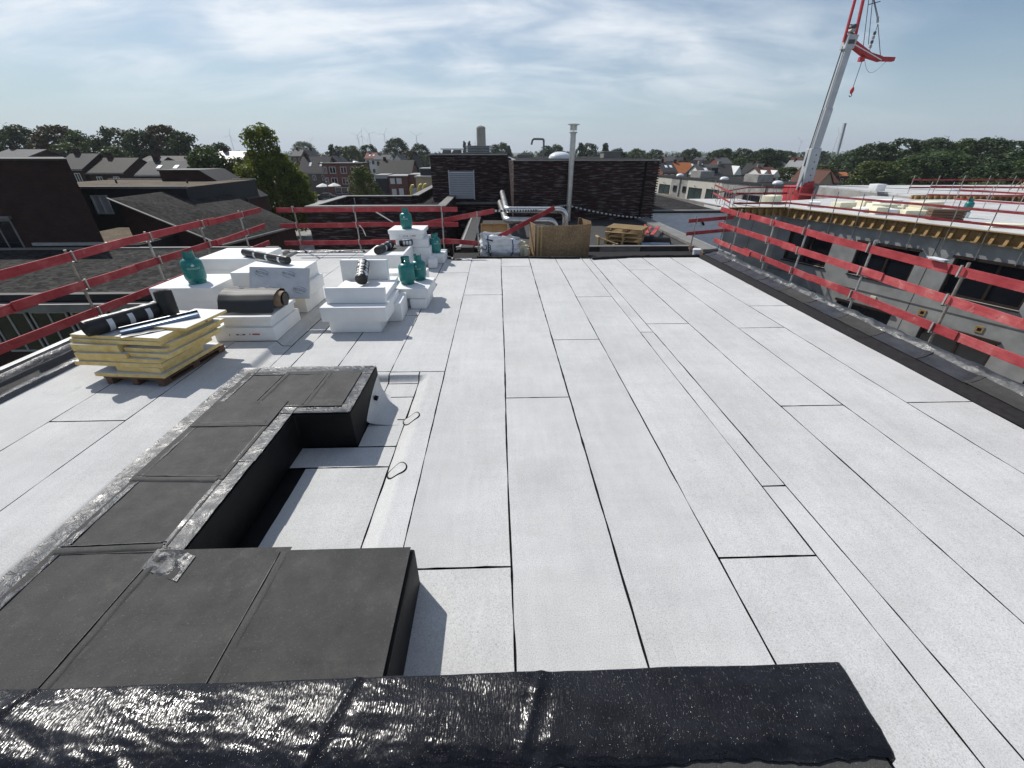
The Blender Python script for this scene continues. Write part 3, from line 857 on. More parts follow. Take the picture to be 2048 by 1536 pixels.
block('small foam offcut beside the pair of gas bottles', -2.85,-2.50,10.45,10.95,.01,.52, 3)
block('foam block by the small offcut behind the pair of bottles', -2.6,-1.95,10.7,11.6,.01,.38, -2)
block('lower foam block under the far black roll', -3.78,-2.62,11.95,13.38,.01,.34, 1)
block('upper foam block under the far black roll and dark sheet', -3.75,-2.66,11.92,13.36,.342,.655, 0)
block('broad lowest foam block of the tallest far stack', -3.1,-2.05,13.44,14.4,.01,.30, 1)
block('second foam block of the tallest far stack', -3.05,-2.15,13.45,14.4,.302,.55, -1)
block('third foam block of the tallest far stack', -3.2,-2.22,13.5,14.42,.552,.78, 1.5)
block('printed foam block second from the top of the tallest far stack', -3.36,-2.36,13.5,14.42,.782,.95, 0)
block('top foam slab of the tallest far stack carrying a gas bottle', -3.38,-2.30,13.48,14.44,.952,1.065, -.8)
block('foam block under the gas bottle at the far right of the stacks', -2.22,-1.76,13.72,14.5,.01,.29, -3)
block('rounded foam offcut in front of the far right gas bottle', -2.20,-1.93,13.05,13.5,.01,.27, 4, bev=.04)

# marks printed on foam
def decal(mb, parent, name, mat):
    return mb.build(name, M[mat], parent)
def print_marks(owner_name_pos, x, y, z, s=1.0):
    mb = MB()
    for dx_, w, h in ((0,.02,.018), (.13,.05,.02), (.20,.03,.006), (.24,.05,.02), (.37,.012,.03)):
        mb.box((x+dx_*s), (x+(dx_+w)*s), y-.003, y-.001, z, z+h*s)
    mb.mat(1).box(x+.42*s, x+.55*s, y-.003, y-.001, z, z+.025*s)
    return mb
for o in list(bpy.data.objects):
    if o.get('label', '').startswith('printed foam slab at the very bottom'):
        print_marks(0, -4.93, 7.207, .235).build('print', [M['ink'], M['redink']], o)
    if o.get('label', '').startswith('printed foam block second from the top'):
        print_marks(0, -3.05, 13.497, .885, .9).build('print', [M['ink'], M['redink']], o)

# ------------------------------------------------------------------ text helper
def text_mesh(s_, size):
    cu = bpy.data.curves.new('txt', 'FONT'); cu.body = s_; cu.size = size; cu.resolution_u = 3
    cu.align_x = 'CENTER'; cu.align_y = 'CENTER'
    ob = bpy.data.objects.new('txt', cu); col.objects.link(ob)
    dg = bpy.context.evaluated_depsgraph_get()
    me = ob.evaluated_get(dg).to_mesh()
    vv = [tuple(v.co) for v in me.vertices]; ff = [tuple(p.vertices) for p in me.polygons]
    ob.evaluated_get(dg).to_mesh_clear()
    bpy.data.objects.remove(ob); bpy.data.curves.remove(cu)
    return vv, ff

# ------------------------------------------------------------------ gas bottles
def make_bottle():
    t = thing('gas_bottle', 'x', 'gas bottle')
    r = .172
    prof = [(r*.60,.035),(r*.86,.05),(r*.97,.085),(r,.12),(r,.235),(r+.004,.24),(r+.004,.25),(r,.255),(r,.345),(r*.96,.385),(r*.83,.42),(r*.62,.442),(r*.35,.452),(.03,.455)]
    MB().lathe(prof, 36).build('body', M['gas'], t, smooth=True, local=True)
    f = MB()
    f.lathe([(r*.80,.0),(r*.84,.0),(r*.84,.05),(r*.80,.05)], 32, cap=False)
    MB_ = f.build('foot_ring', M['gas'], t, smooth=True, local=True)
    s_ = MB()
    for k in range(6):
        a0 = k*math.pi/3 + .2
        for q in range(4):
            a = a0 + q*.1; b_ = a + .1
            rr = r*.845
            s_.add([(rr*math.cos(a),rr*math.sin(a),.034),(rr*math.cos(b_),rr*math.sin(b_),.034),(rr*math.cos(b_),rr*math.sin(b_),.047),(rr*math.cos(a),rr*math.sin(a),.047)], [(0,1,2,3)])
    s_.build('slot', M['black'], MB_, local=True)
    # collar: open at the back, with a rolled rim
    c = MB(); n = 30; rr = r*.50
    def cv(k, h, rad): 
        a = -math.pi*.5 - math.pi*.80 + 2*math.pi*.80*k/n
        return (rad*math.cos(a), rad*math.sin(a), h)
    pts = [(.43, rr*1.06), (.50, rr), (.57, rr*1.02), (.578, rr*1.07), (.572, rr*1.09), (.565, rr*1.05), (.50, rr*1.04), (.43, rr*1.10)]
    vs_ = [cv(k, h, rad) for h, rad in pts for k in range(n+1)]
    fs = [(j*(n+1)+k, j*(n+1)+k+1, (j+1)*(n+1)+k+1, (j+1)*(n+1)+k) for j in range(len(pts)-1) for k in range(n)]
    c.add(vs_, fs)
    c.build('collar', M['gas'], t, smooth=True, local=True)
    v = MB(); v.lathe([(.028,.45),(.028,.49),(.018,.495),(.018,.53),(.026,.532),(.026,.545),(.008,.547)], 14); v.tube([(0,0,.51),(0,-.05,.51)], .012, 10)
    v.build('valve', M['alu'], t, smooth=True, local=True)
    vv, ff = text_mesh('PRIMAGAZ', .044)
    p = MB(); rr = r + .0025
    p.add([(rr*math.sin(x/rr), -rr*math.cos(x/rr), .285+y) for x, y, z in vv], ff)
    fl = [(-.02,.325),(-.028,.342),(-.018,.362),(-.010,.348),(.0,.385),(.012,.352),(.02,.362),(.026,.342),(.018,.325)]
    p.add([(rr*math.sin(x/rr)*.985, -rr*math.cos(x/rr)*.985-.004, y) for x, y in fl], [tuple(range(len(fl)))])
    p.build('lettering', M['gasprint'], t, local=True, recalc=False)
    return t
bt = make_bottle()
GB = 'green gas bottles on the roofs'
for i, (x, y, z, rot, sc, lab) in enumerate([
        (-6.20, 8.70, .802, 38, 1.10, 'green gas bottle standing on the leftmost foam block'),
        (-2.15, 9.78, .452, 150, 1.06, 'front green gas bottle of the close pair'),
        (-1.93, 10.12, .452, -8, 1.02, 'rear green gas bottle of the close pair, with pale lettering'),
        (-2.85, 13.78, 1.067, -6, 1.04, 'green gas bottle on top of the tallest far foam stack'),
        (-2.05, 14.02, .292, 30, 1.04, 'green gas bottle at the far end beside the tallest stack')]):
    o = bt if i == 0 else copy_tree(bt)
    o.location = (x, y, z); o.rotation_euler = (0, 0, R(rot)); o.scale = (sc, sc, sc)
    tag(o, lab, 'gas bottle', GB)

# ------------------------------------------------------------------ membrane rolls
def roll(label, a, b_, r, bands=(), group='rolls of roofing membrane', mat='rollblack', ragged=False, name='membrane_roll'):
    a = Vector(a); b_ = Vector(b_); d = b_-a; L = d.length; n = d.normalized()
    base = Vector(((a.x+b_.x)/2, (a.y+b_.y)/2, min(a.z, b_.z)-r))
    t = thing(name, label, 'roll', base, group)
    k = 16
    pts = [a + d*(i/k) for i in range(k+1)]
    rad = [r*(1+.025*nz(i*.7, L*9) - (.05 if i in (0, k) else 0)) for i in range(k+1)]
    if ragged: rad = [r*(1+.10*nz(i*1.3, 3)) for i in range(k+1)]
    mb = MB().tube(pts, rad, 22)
    u = n.cross(Vector((0,0,1))); 
    if u.length < .1: u = Vector((1,0,0))
    u.normalize(); w = n.cross(u)
    # loose outer lap
    lap = [(r*(1.0+.012*q), -.5-.10*q) for q in range(7)]
    vs_ = []; 
    for q, (rr, an) in enumerate(lap):
        dirv = u*math.cos(an)+w*math.sin(an)
        vs_ += [a+n*.01+dirv*rr, b_-n*.01+dirv*rr]
    mb.add(vs_, [(2*q, 2*q+1, 2*q+3, 2*q+2) for q in range(6)])
    body = mb.build('roll_body', M[mat], t, smooth=True)
    # spiral on both ends
    for e, sgn in ((a, -1), (b_, 1)):
        sp = MB(); pp = []
        for q in range(60):
            an = q*.32; rr = r*.16 + r*.78*q/60
            pp.append(e + n*sgn*.004 + (u*math.cos(an)+w*math.sin(an))*rr)
        sp.tube(pp, .004, 5)
        sp.build('coil', M['greysheet'], t, smooth=True)
    for f in bands:
        c = a + d*f; hw = .035
        MB().tube([c-n*hw, c+n*hw], r*1.03, 22, cap=False).build('band', M['whiteband'], t, smooth=True)
    return t
roll('black membrane roll with white bands lying on the yellow board stack', (-5.95,5.78,.932), (-5.52,6.66,.934), .122, (.28,.55,.80))
up = roll('black membrane roll standing upright on the yellow board stack', (-5.37,6.66,.812), (-5.38,6.69,1.22), .122)
roll('banded black roll lying on the stack behind the foil board', (-5.95,10.2,1.10), (-4.62,9.42,1.08), .088, (.30,.58,.86))
roll('banded black roll on the far foam block with the dark sheet', (-3.36,11.95,.765), (-3.2,12.95,.765), .108, (.4,.72))
roll('short striped black roll at the foot of the tallest far stack', (-3.0,13.2,.74), (-2.66,13.36,.74), .085, (.3,.55,.8))
wr_ = roll('roll in crumpled silver wrapping propped on the middle stack', (-2.90,8.80,.80), (-2.96,9.32,1.02), .125, (), ragged=True, mat='rollblack')
k = 0
for f in (.12,.28,.44,.60,.76,.9):
    for an in (.6,1.4,2.2,3.0):
        k += 1
        c = Vector((-2.90,8.80,.80)).lerp(Vector((-2.96,9.32,1.02)), f + .10*nz(k*1.7, 2))
        n_ = Vector((-.06,.52,.22)).normalized(); u_ = n_.cross(Vector((0,0,1))).normalized(); w_ = u_.cross(n_)
        dr = u_*math.cos(an) + w_*math.sin(an); tn = n_.cross(dr)
        pts = [c + dr*(.134) + (n_*math.cos(q)*.05 + tn*math.sin(q)*.055)*(.55+.8*abs(nz(k*3.1, 7)))*(1+.6*nz(q*2, k)) - dr*.010*abs(math.sin(q)) for q in [2*math.pi*j/9 for j in range(9)]]
        MB().add([c+dr*.142]+pts, [(0, j+1, (j+1) % 9+1) for j in range(9)]).build('wrap_scrap', M['pirface'], wr_, smooth='all')
tag(MB().grid(8,10, lambda u, w: (-3.25+.52*u, 12.38+.85*w, .662+.004*nz(u*3, w*4))).build('dark_sheet', M['greysheet'], smooth='all'), 'dark rectangular sheet lying flat on the far foam block', 'sheet')
# draped membrane over a kraft-lined roll
dm = thing('draped_membrane', 'half unrolled grey membrane with brown paper core on low foam slabs', 'membrane', (-4.7,7.8,.571))
def drape(u, w):
    x = -5.10 + .98*u - (.08*w if u > .5 else 0)
    if w < .42:
        q = w/.42; y = 7.30 + .34*q; z = .578 + .02*q*q
        y -= .10*u*(1-q) *0
    else:
        an = R(-70) + R(300)*(w-.42)/.58
        rr = .135 + .02*(1-(w-.42)/.58)
        y = 7.90 + rr*math.sin(-an-math.pi*.0)*-1*.9 - .10; z = .575 + .150 - rr*math.cos(an)
        y = 7.86 - rr*math.cos(an+math.pi/2)*-1
    return (x+.01*nz(w*5, u*2), y + .02*u, z + .012*nz(u*3, w*3, 2))
def drape2(u, w):
    # front apron rises from the slab, rolls over the top and tucks back in
    x = -5.12 + 1.0*u
    prof = [(7.32,.578),(7.38,.62),(7.43,.70),(7.49,.79),(7.58,.87),(7.70,.915),(7.84,.92),(7.97,.87),(8.02,.76),(7.98,.64),(7.86,.585)]
    p = w*(len(prof)-1); i = min(int(p), len(prof)-2); f = p-i
    y = prof[i][0]*(1-f)+prof[i+1][0]*f; z = prof[i][1]*(1-f)+prof[i+1][1]*f
    return (x+.02*nz(w*4, u), y+.02*nz(u*2, w*2, 3), max(.576, z+.016*nz(u*3, w*3, 2)))
MB().grid(26, 40, drape2).build('outer_sheet', M['greysheet'], dm, smooth='all')
MB().grid(8, 24, lambda u, w: (-4.17+.13*u, 7.76+(.205-.03*u)*math.cos(R(-30+250*w)), .735+(.165-.03*u)*math.sin(R(-30+250*w)))).build('paper_core', M['kraft'], dm, smooth='all')
MB().grid(6, 16, lambda u, w: (-5.16+.10*u, 7.86+.12*math.cos(R(200*w)), .78+(.14+.06*nz(w*4, u))*math.sin(R(200*w)))).build('paper_core', M['kraft'], dm, smooth='all')
MB().tube([(-4.6,7.80,.72),(-4.05,7.80,.72)], .12, 18).build('inner_roll', M['rollblack'], dm, smooth=True)
for lab, x, y, r, h, m_, b_ in (('small black roll with a white band standing behind the draped membrane', -5.02, 8.12, .075, .26, 'rollblack', True), ('small pale grey roll standing before the foil board', -4.66, 8.13, .085, .25, 'pirgrey', False)):
    t = thing('small_roll', lab, 'roll', (x, y, .571))
    MB().lathe([(r,.0),(r,h),(r*.8,h),(r*.75,h-.03),(.01,h-.03)], 22, (x, y, .572)).build('roll_body', M[m_], t, smooth=True)
    if b_: MB().lathe([(r*1.02,.05),(r*1.02,.13)], 22, (x, y, .572), cap=False).build('band', M['whiteband'], t, smooth=True)
# leaning foil board
fb = thing('foil_board', 'grey foil faced insulation board with yellow edge leaning on the foam stack', 'insulation board', (-4.47, 8.40, .575))
TL = Matrix.Translation(Vector((-4.46,8.36,.575))) @ Matrix.Rotation(R(-27), 4, 'X') @ Matrix.Rotation(R(2.0), 4, 'Y') @ Matrix.Translation(Vector((4.46,0,0)))
MB().box(-5.05,-3.86,0.005,.03,0,.60,TL).build('foam_core', M['pirfoam'], fb, bevel=.003)
MB().box(-5.055,-3.855,-.001,.0045,-.002,.602,TL).build('facing', M['pirgrey'], fb)
MB().box(-5.06,-3.88,.036,.062,0,.60,TL).build('foam_core', M['pirfoam'], fb, bevel=.003)
for cx, cz in ((-4.80,.48), (-4.27,.47), (-4.05,.16), (-4.60,.14)):
    vv, ff = text_mesh('RECTICEL', .062)
    Q = TL @ Matrix.Translation(Vector((cx,-.004,cz))) @ Matrix.Rotation(R(14), 4, 'Y') @ Matrix.Rotation(R(90), 4, 'X')
    mb = MB().add([Q @ Vector((x, y, 0)) for x, y, z in vv], ff)
    for s0 in (0, math.pi):
        arc = [(.155*math.cos(s0+q*.13+.3), .062*math.sin(s0+q*.13+.3)) for q in range(16)]
        vs_ = []
        for q, (x, y) in enumerate(arc):
            th = 1+.09*math.sin(q/15*math.pi)
            vs_ += [Q @ Vector((x, y, 0)), Q @ Vector((x*th, y*th, 0))]
        mb.add(vs_, [(2*q, 2*q+1, 2*q+3, 2*q+2) for q in range(15)])
    mb.build('lettering', M['ink'], fb, recalc=False)

# ------------------------------------------------------------------ yellow boards on a pallet
def make_pallet(name, mat, w=1.2, d=.8, h=.144):
    t = thing(name, 'x', 'pallet')
    for i in range(5):
        y = -d/2 + .05 + i*(d-.1)/4
        MB().box(-w/2, w/2, y-.05, y+.05, h-.022, h).build('deck_board', M[mat], t, local=True)
    for i in range(3):
        x = -w/2 + .07 + i*(w-.14)/2
        MB().box(x-.05, x+.05, -d/2, d/2, h-.044, h-.0225).build('stringer', M[mat], t, local=True)
        for j in range(3):
            y = -d/2 + .07 + j*(d-.14)/2
            MB().box(x-.05, x+.05, y-.07, y+.07, .022, h-.0445).build('spacer', M[mat], t, local=True)
        MB().box(x-.05, x+.05, -d/2, d/2, 0, .0215).build('foot_board', M[mat], t, local=True)
    return t
pl = make_pallet('pallet', 'oldwood', .96, 1.3, .12)
pl.location = (-5.36, 6.24, .112); pl.rotation_euler = (0, 0, R(-7))
tag(pl, 'dark wooden pallet under the yellow insulation boards', 'pallet')
def yboard(label, x0, x1, y0, y1, z0, z1, rot, face='pirface'):
    c = ((x0+x1)/2, (y0+y1)/2, z0); Mx = rz(rot, c)
    mb = MB().mat(0).box(x0, x1, y0, y1, z0, z1, Mx)
    o = mb.build('insulation_board', [M['pirfoam'], M[face]], bevel=.003)
    for p in o.data.polygons:
        if abs(p.normal.z) > .9: p.material_index = 1
    tag(o, label, 'insulation board', 'yellow insulation boards stacked on the dark pallet')
zz = .236; OR = ['bottom', 'second', 'third', 'fourth', 'fifth', 'sixth', 'seventh', 'eighth', 'ninth', 'tenth', 'eleventh', 'twelfth', 'thirteenth']
YB = [(-5.97,-4.88,5.60,6.80,.236,.291,-6,'pirgrey'), (-5.66,-4.95,5.65,6.5,.293,.378,-8,'pirgrey'), (-6.28,-4.90,5.68,6.72,.380,.440,-6,'pirgrey'), (-6.22,-4.90,5.70,6.78,.442,.502,-7,'pirgrey'),
      (-6.22,-5.42,5.72,6.8,.504,.572,-5,'pirgrey'), (-5.40,-4.76,5.69,6.75,.504,.572,-8,'pirgrey'), (-6.26,-5.52,5.77,6.8,.574,.690,-6,'pirface'), (-5.48,-4.80,5.74,6.85,.574,.636,-7,'pirgrey'), (-5.46,-4.76,5.82,6.92,.638,.690,-10,'pirface')]
for i, b_ in enumerate(YB):
    yboard(OR[i]+' board from the bottom of the yellow insulation stack', b_[0], b_[1], b_[2], b_[3], b_[4], b_[5], b_[6], b_[7])
yboard('long board second from the top of the yellow insulation stack', -6.28,-4.86,5.78,6.86,.692,.752,-7,'pirgrey')
yboard('top white faced board of the yellow insulation stack under the black roll', -6.26,-4.84,5.80,6.95,.754,.808,-8,'pirface')
yboard('thin offcut lying on the right end of the yellow insulation stack', -5.20,-4.62,6.02,6.86,.810,.852,-9,'pirface')
tag(MB().bar((-5.54,5.84,.842),(-4.80,6.50,.885), .10, .06).build('metal_profile', M['bluepipe'], bevel=.02, smooth=True), 'steel blue metal profile lying across the yellow board stack', 'profile')
tag(MB().tube([(-5.62,5.94,.852),(-4.88,6.60,.895)], .042, 14).build('foil_tube', M['navy'], smooth=True), 'dark foil tube beside the steel blue profile on the stack', 'tube')
tag(MB().grid(10,4, lambda u, w: (-5.54+.82*u+.12*w, 5.80+.66*u-.10*w, .818+.03*abs(nz(u*5, w*3)))).build('foil_scrap', M['navy'], smooth='all'), 'crumpled dark foil strip under the steel blue profile', 'foil')

# ------------------------------------------------------------------ lower roof behind ours, with the clutter on it
an = thing('annex_building', 'low dark flat roofed annex beyond the far edge of the white roof', 'building', (3.3, 19, GZ))
MB().box(-1.68,8.3,14.64,16.25,GZ,-.19).build('wall', M['plantbrick'], an)
MB().grid(30, 6, lambda u, w: (-1.68+9.9*u, 14.64+1.6*w, -.18+.01*fbm(u*9, w*3))).build('roof', M['darkstrip'], an, smooth='all')
MB().box(-1.68,8.3,16.9,24.95,GZ,-.21).build('wall', M['darkwall'], an)
MB().grid(30, 20, lambda u, w: (-1.66+9.9*u, 16.92+8.0*w, -.2+.012*fbm(u*9, w*9, 2))).build('roof', M['matt'], an, smooth='all')
MB().box(-1.68,8.3,16.25,16.9,GZ,-1.4).build('trench_floor', M['black'], an)
for xa, xb in ((3.35,3.95), (3.98,5.6), (5.63,7.1), (7.12,8.0)):
    MB().box(xa, xb, 16.86, 17.02, -.40, -.13).build('fascia_panel', M['greytrim'] if xa in (3.98,) else M['matt'], an, bevel=.01)
MB().box(-1.68,8.3,16.84,17.06,-.125,-.095).build('edge_beam', M['greytrim'], an)
MB().box(7.72,8.32,16.0,24.9,-.18,-.06).build('edge_parapet', M['greytrim'], an, bevel=.01)
MB().box(8.28,8.34,14.7,24.9,-.10,-.04).build('edge_trim', M['trim'], an)
MB().box(-1.45,-.98,16.4,25.0,-.2,-.02).build('edge_parapet', M['matt'], an, bevel=.01)
MB().box(-1.52,-1.44,16.4,25.0,-.06,.0).build('edge_trim', M['trim'], an)
for i in range(5):
    MB().box(7.35+.02*i,7.42,15.2+.3*i,15.45+.3*i,-.17,-.02+.01*(i % 2)).build('timber_offcut', M['oldwood'], an)

# strand-board box
ob = thing('board_box', 'brown strand board box standing open beyond the roof edge', 'box', (2.2,15.6,-.18))
MB().add([(1.30,15.20,-.18),(3.20,15.20,-.18),(3.22,15.20,.99),(2.9,15.20,.95),(1.36,15.20,.90),(1.30,15.20,.92)]+[(1.30,15.218,-.18),(3.20,15.218,-.18),(3.22,15.218,.99),(2.9,15.218,.95),(1.36,15.218,.90),(1.30,15.218,.92)],
         [(0,1,2,3,4,5),(11,10,9,8,7,6)]+[(i,(i+1) % 6,6+(i+1) % 6,6+i) for i in range(6)]).build('front_panel', M['osb'], ob)
MB().bar((1.13,15.9,.39),(1.28,15.22,.39), .018, 1.14).build('side_panel', M['osb'], ob)
MB().bar((3.20,15.23,.46),(2.95,16.1,.46), .018, 1.2).build('side_panel', M['osb'], ob)
MB().box(1.33,3.1,15.98,16.0,-.18,.55).build('back_panel', M['osb'], ob)
for x in (1.33, 1.46, 3.02):
    MB().box(x, x+.06, 15.17, 15.198, -.18, .90 if x < 2 else .97).build('batten', M['osb' if x > 2 else 'palletwood'], ob)
MB().box(2.88,2.98,15.9,15.98,-.18,1.08).build('corner_post', M['oldwood'], ob)
# pine crate
cb_ = thing('pine_crate', 'open pine crate with two compartments tipped up behind the white bag', 'crate', (-.15,16.5,-.18))
TC = Matrix.Translation(Vector((-.15,16.35,-.18))) @ Matrix.Rotation(R(-22), 4, 'X')
MB().box(-.50,.48,.10,.12,.30,1.02,TC).build('base_panel', M['pinewood'], cb_)
for x in (-.52, -.03, .47):
    MB().box(x, x+.03, -.08,.10,.30,1.03,TC).build('side_board', M['pinewood'], cb_)
MB().box(-.49,.47,-.08,.10,1.00,1.03,TC).build('end_board', M['pinewood'], cb_)
MB().box(-.49,.47,-.08,.10,.27,.30,TC).build('end_board', M['pinewood'], cb_)
MB().box(-.40,.40,.02,.10,.0,.27,TC).build('support_block', M['oldwood'], cb_)
# big bag
bg = thing('big_bag', 'crumpled white big bag with blue straps and dark lettering', 'bag', (.05,15.3,-.18))
def bagf(x, z):
    """front/back y offset of bag skin"""
    return .05*fbm(x*5, z*5, 1.3)+.04*fbm(x*2.3+z*3, z*3, 5)
mb = MB(); NU, NV = 56, 30
def bagp(u, w):
    a = 2*math.pi*u
    ca, sa = math.cos(a), math.sin(a)
    ex = .55
    cx = math.copysign(abs(ca)**ex, ca); sy = math.copysign(abs(sa)**ex, sa)
    z = -.178 + .80*w
    prof = .80 + .20*sm(0, .35, w) - .04*sm(.7, 1, w)
    x = .05 + .70*prof*cx*(1+.04*nz(a, z*3)) + .06*(1-w)*0
    y = 15.42 + .40*prof*sy
    n = .085*fbm(x*3.3+sa*2, z*5+ca, sa*1.5+2) + .05*abs(fbm(x*6+z*5, z*7-x*3, 4))
    z += .09*nz(x*3, 3)*sm(.5, 1, w) - .16*sm(.1, .8, x)*w
    return (x + n*ca, y + n*sa, z)
mb.grid(NU, NV, bagp)
mb.build('bag_body', M['bagwhite'], bg, smooth='all')
MB().grid(20, 10, lambda u, w: (-.55+1.15*u, 15.08+.66*w, .60+.09*fbm(u*4, w*3, 8)-.16*u-.04*(2*w-1)**2)).build('top_flap', M['bagwhite'], bg, smooth='all')
for xs, xe in ((-.28,-.22), (.42,.34)):
    pts = [bagp((math.atan2(-.95, 1.25*(xs+(xe-xs)*q/8-.05))/(2*math.pi)) % 1, 1-q/8) for q in range(9)]
    pts = [(p[0], p[1]-.025, p[2]) for p in pts]
    m_ = MB()
    for p, q in zip(pts, pts[1:]): m_.bar(p, q, .035, .008, (0,-1,.2))
    m_.build('strap', M['bluestrap'], bg)
for s_, cx, cz, sz in (('D8', -.43, .24, .26),):
    vv, ff = text_mesh(s_, sz)
    def onbag(x, z):
        u = (math.atan2(-1, 1.5*(x-.05)) / (2*math.pi)) % 1
        best = min((bagp(k/80, (z+.178)/.8) for k in range(40, 80)), key=lambda p: abs(p[0]-x)+(p[1] > 15.42)*9)
        return best[1]-.03
    MB().add([(cx+x, onbag(cx+x, cz+y), cz+y) for x, y, z in vv], ff).build('lettering', M['ink'], bg, recalc=False)
m_ = MB()
for k in range(7):
    x = -.42+.03*k; m_.box(x-.01, x+.035, 15.0-.03, 15.0-.02, .50-.008*k, .535-.006*k)
m_.build('dark_label', M['ink'], bg)
for k, (x, z) in enumerate(((-.46,.06), (-.40,.0), (-.42,-.06))):
    MB().bar((x,15.0,z),(x+.16,14.99,z+.05), .006, .02).build('dark_stroke', M['ink'], bg)
for k, (x, y, z, s_) in enumerate(((.88,15.6,-.17,.16), (1.0,15.45,-.17,.12), (.83,15.85,-.17,.2))):
    tag(MB().box(x-s_,x+s_,y-s_*.6,y+s_*.6,z,z+s_*2.4, rz(20+40*k,(x,y,z))).build('foam_scrap', M['epsyellow'], bevel=.05, smooth=True), ['low cream foam scrap between bag and strand board box', 'small cream foam scrap against the strand board box', 'tall cream foam scrap behind the white bag'][k], 'foam scrap')
# pallets
pp = make_pallet('pallet', 'palletwood', 1.5, .9, .15)
for i, (x, y, r_, lab) in enumerate(((5.25,18.1,-24,'lowest pale pallet of the leaning stack on the annex roof'), (5.32,18.05,-30,'second pale pallet of the leaning stack on the annex roof'), (5.28,18.12,-27,'third pale pallet of the leaning stack on the annex roof'), (5.36,18.2,-33,'top pale pallet of the leaning stack on the annex roof'))):
    o = pp if i == 0 else copy_tree(pp)
    o.location = (x, y, -.185+.156*i); o.rotation_euler = (R(2), 0, R(r_)); tag(o, lab, 'pallet', 'pale pallets on the annex roof')
t = thing('timber_frame', 'small tilted timber frame left of the pale pallet stack', 'frame', (4.4,17.7,-.185))
for a, b_ in (((4.05,17.45,-.15),(4.55,17.25,-.15)), ((4.05,17.45,.12),(4.05,18.0,.12)), ((4.55,17.25,-.15),(4.9,17.7,-.15)), ((4.05,17.45,-.18),(4.05,17.45,.16)), ((4.0,17.5,.14),(4.75,17.3,-.1))):
    MB().bar(a, b_, .09, .045).build('timber', M['palletwood'], t)
for i, (a, b_, lab, w, h) in enumerate((((6.2,18.6,.0),(7.3,20.9,.02),'red plank lying lowest behind the pale pallets',.16,.03), ((6.55,18.5,.05),(7.55,20.6,.07),'pink red plank lying on top behind the pale pallets',.16,.03), ((6.4,18.55,.10),(7.0,20.9,.12),'narrow red plank lying across the others behind the pallets',.10,.03))):
    tag(MB().bar(a, b_, w, h).build('red_plank', M['red'], bevel=.004), lab, 'plank', 'loose red planks')
tag(MB().bar((4.1,17.35,-.17),(6.0,17.28,-.165), .12, .03).build('pale_plank', M['palletwood']), 'thin pale plank lying in front of the pallet stack', 'plank')
roll('pale blue grey roll lying right of the pallet stack', (5.74,17.25,-.11), (6.87,17.2,-.12), .075, mat='bluepipe')
tag(MB().grid(14, 10, lambda u, w: (5.9+1.2*u, 17.55+.75*w, -.17+.30*math.sin(math.pi*min(1, w*1.1))*(1-.3*u)+.03*fbm(u*4, w*4))).build('dark_tarpaulin', M['black'], smooth='all'), 'black tarpaulin heap behind the pale blue roll', 'tarpaulin')
bk = thing('bucket', 'white plastic bucket with lid at the far right roof corner', 'bucket', (7.02,15.0,-.18))
MB().lathe([(.115,.0),(.135,.27),(.142,.27),(.142,.295),(.135,.30)], 28, (7.02,15.0,-.178)).build('body', M['bucket'], bk, smooth=True)
MB().lathe([(.147,.29),(.147,.325),(.135,.335),(.02,.33)], 28, (7.02,15.0,-.178)).build('lid', M['bucket'], bk, smooth=True)
MB().add([(7.02+.129*math.sin(a), 15.0-.129*math.cos(a), z-.178) for z in (.09,.20) for a in (-.6,-.3,0,.3,.6)], [(i,i+1,i+6,i+5) for i in range(4)]).build('sticker', M['bluepipe'], bk)
tag(MB().grid(16, 4, lambda u, w: (-1.86+.36*u, 14.55-.42*u+.22*w, .015+.07*math.sin(math.pi*w)*(1-.2*u)+.01*nz(u*4, w*3))).build('membrane_scrap', M['rollblack'], smooth='all'), 'curled black membrane scrap at the far edge beside the last bottle', 'membrane scrap')
tag(MB().bar((-1.52,14.5,.02),(-1.30,14.16,.02), .16, .012).build('membrane_scrap', M['greysheet']), 'flat grey membrane scrap at the far edge by the curled one', 'membrane scrap')

# ducts, flue and rope
def bend(pts, r=.3, n=6):
    pts = [Vector(p) for p in pts]; out = [pts[0]]
    for a, b_, c in zip(pts, pts[1:], pts[2:]):
        d1 = (a-b_).normalized(); d2 = (c-b_).normalized()
        p0 = b_+d1*r; p1 = b_+d2*r
        for k in range(n+1):
            t_ = k/n; out.append(p0*(1-t_)**2 + b_*2*t_*(1-t_) + p1*t_**2)
    out.append(pts[-1]); return out
def duct(lab, pts, r):
    t = thing('insulated_duct', lab, 'duct', (pts[-1][0], pts[-1][1], pts[-1][2]), 'silver clad ducts on the annex roof')
    p = bend(pts, .34)
    MB().tube(p, r, 18).build('cladding', M['alu'], t, smooth=True)
    for a, b_ in zip([Vector(q) for q in pts], [Vector(q) for q in pts[1:]]):
        d = b_-a; L = d.length; d.normalize(); k = .9
        while k < L-.5:
            c = a+d*k; MB().tube([c-d*.012, c+d*.012], r*1.025, 18, cap=False).build('joint_ring', M['stainless'], t, smooth=True); k += .95
duct('upper silver clad duct running from the brick wall and turning down', [(.22,24.9,1.22),(.36,20.0,.90),(3.02,20.0,.88),(3.04,20.0,-.19)], .135)
duct('lower silver clad duct running from the brick wall and curving down', [(.10,24.9,.72),(.34,19.9,.47),(2.55,19.9,.44),(2.6,20.0,-.19)], .15)
fl = thing('flue_pipe', 'tall stainless flue pipe with a cap standing before the brick wall', 'flue', (3.86,24.55,-.2))
MB().tube([(3.86,24.55,-.2),(3.86,24.55,4.05)], .145, 18).build('pipe', M['stainless'], fl, smooth=True)
for z in (.6,1.6,2.6,3.4): MB().tube([(3.86,24.55,z),(3.86,24.55,z+.04)], .155, 18).build('joint_ring', M['alu'], fl, smooth=True)
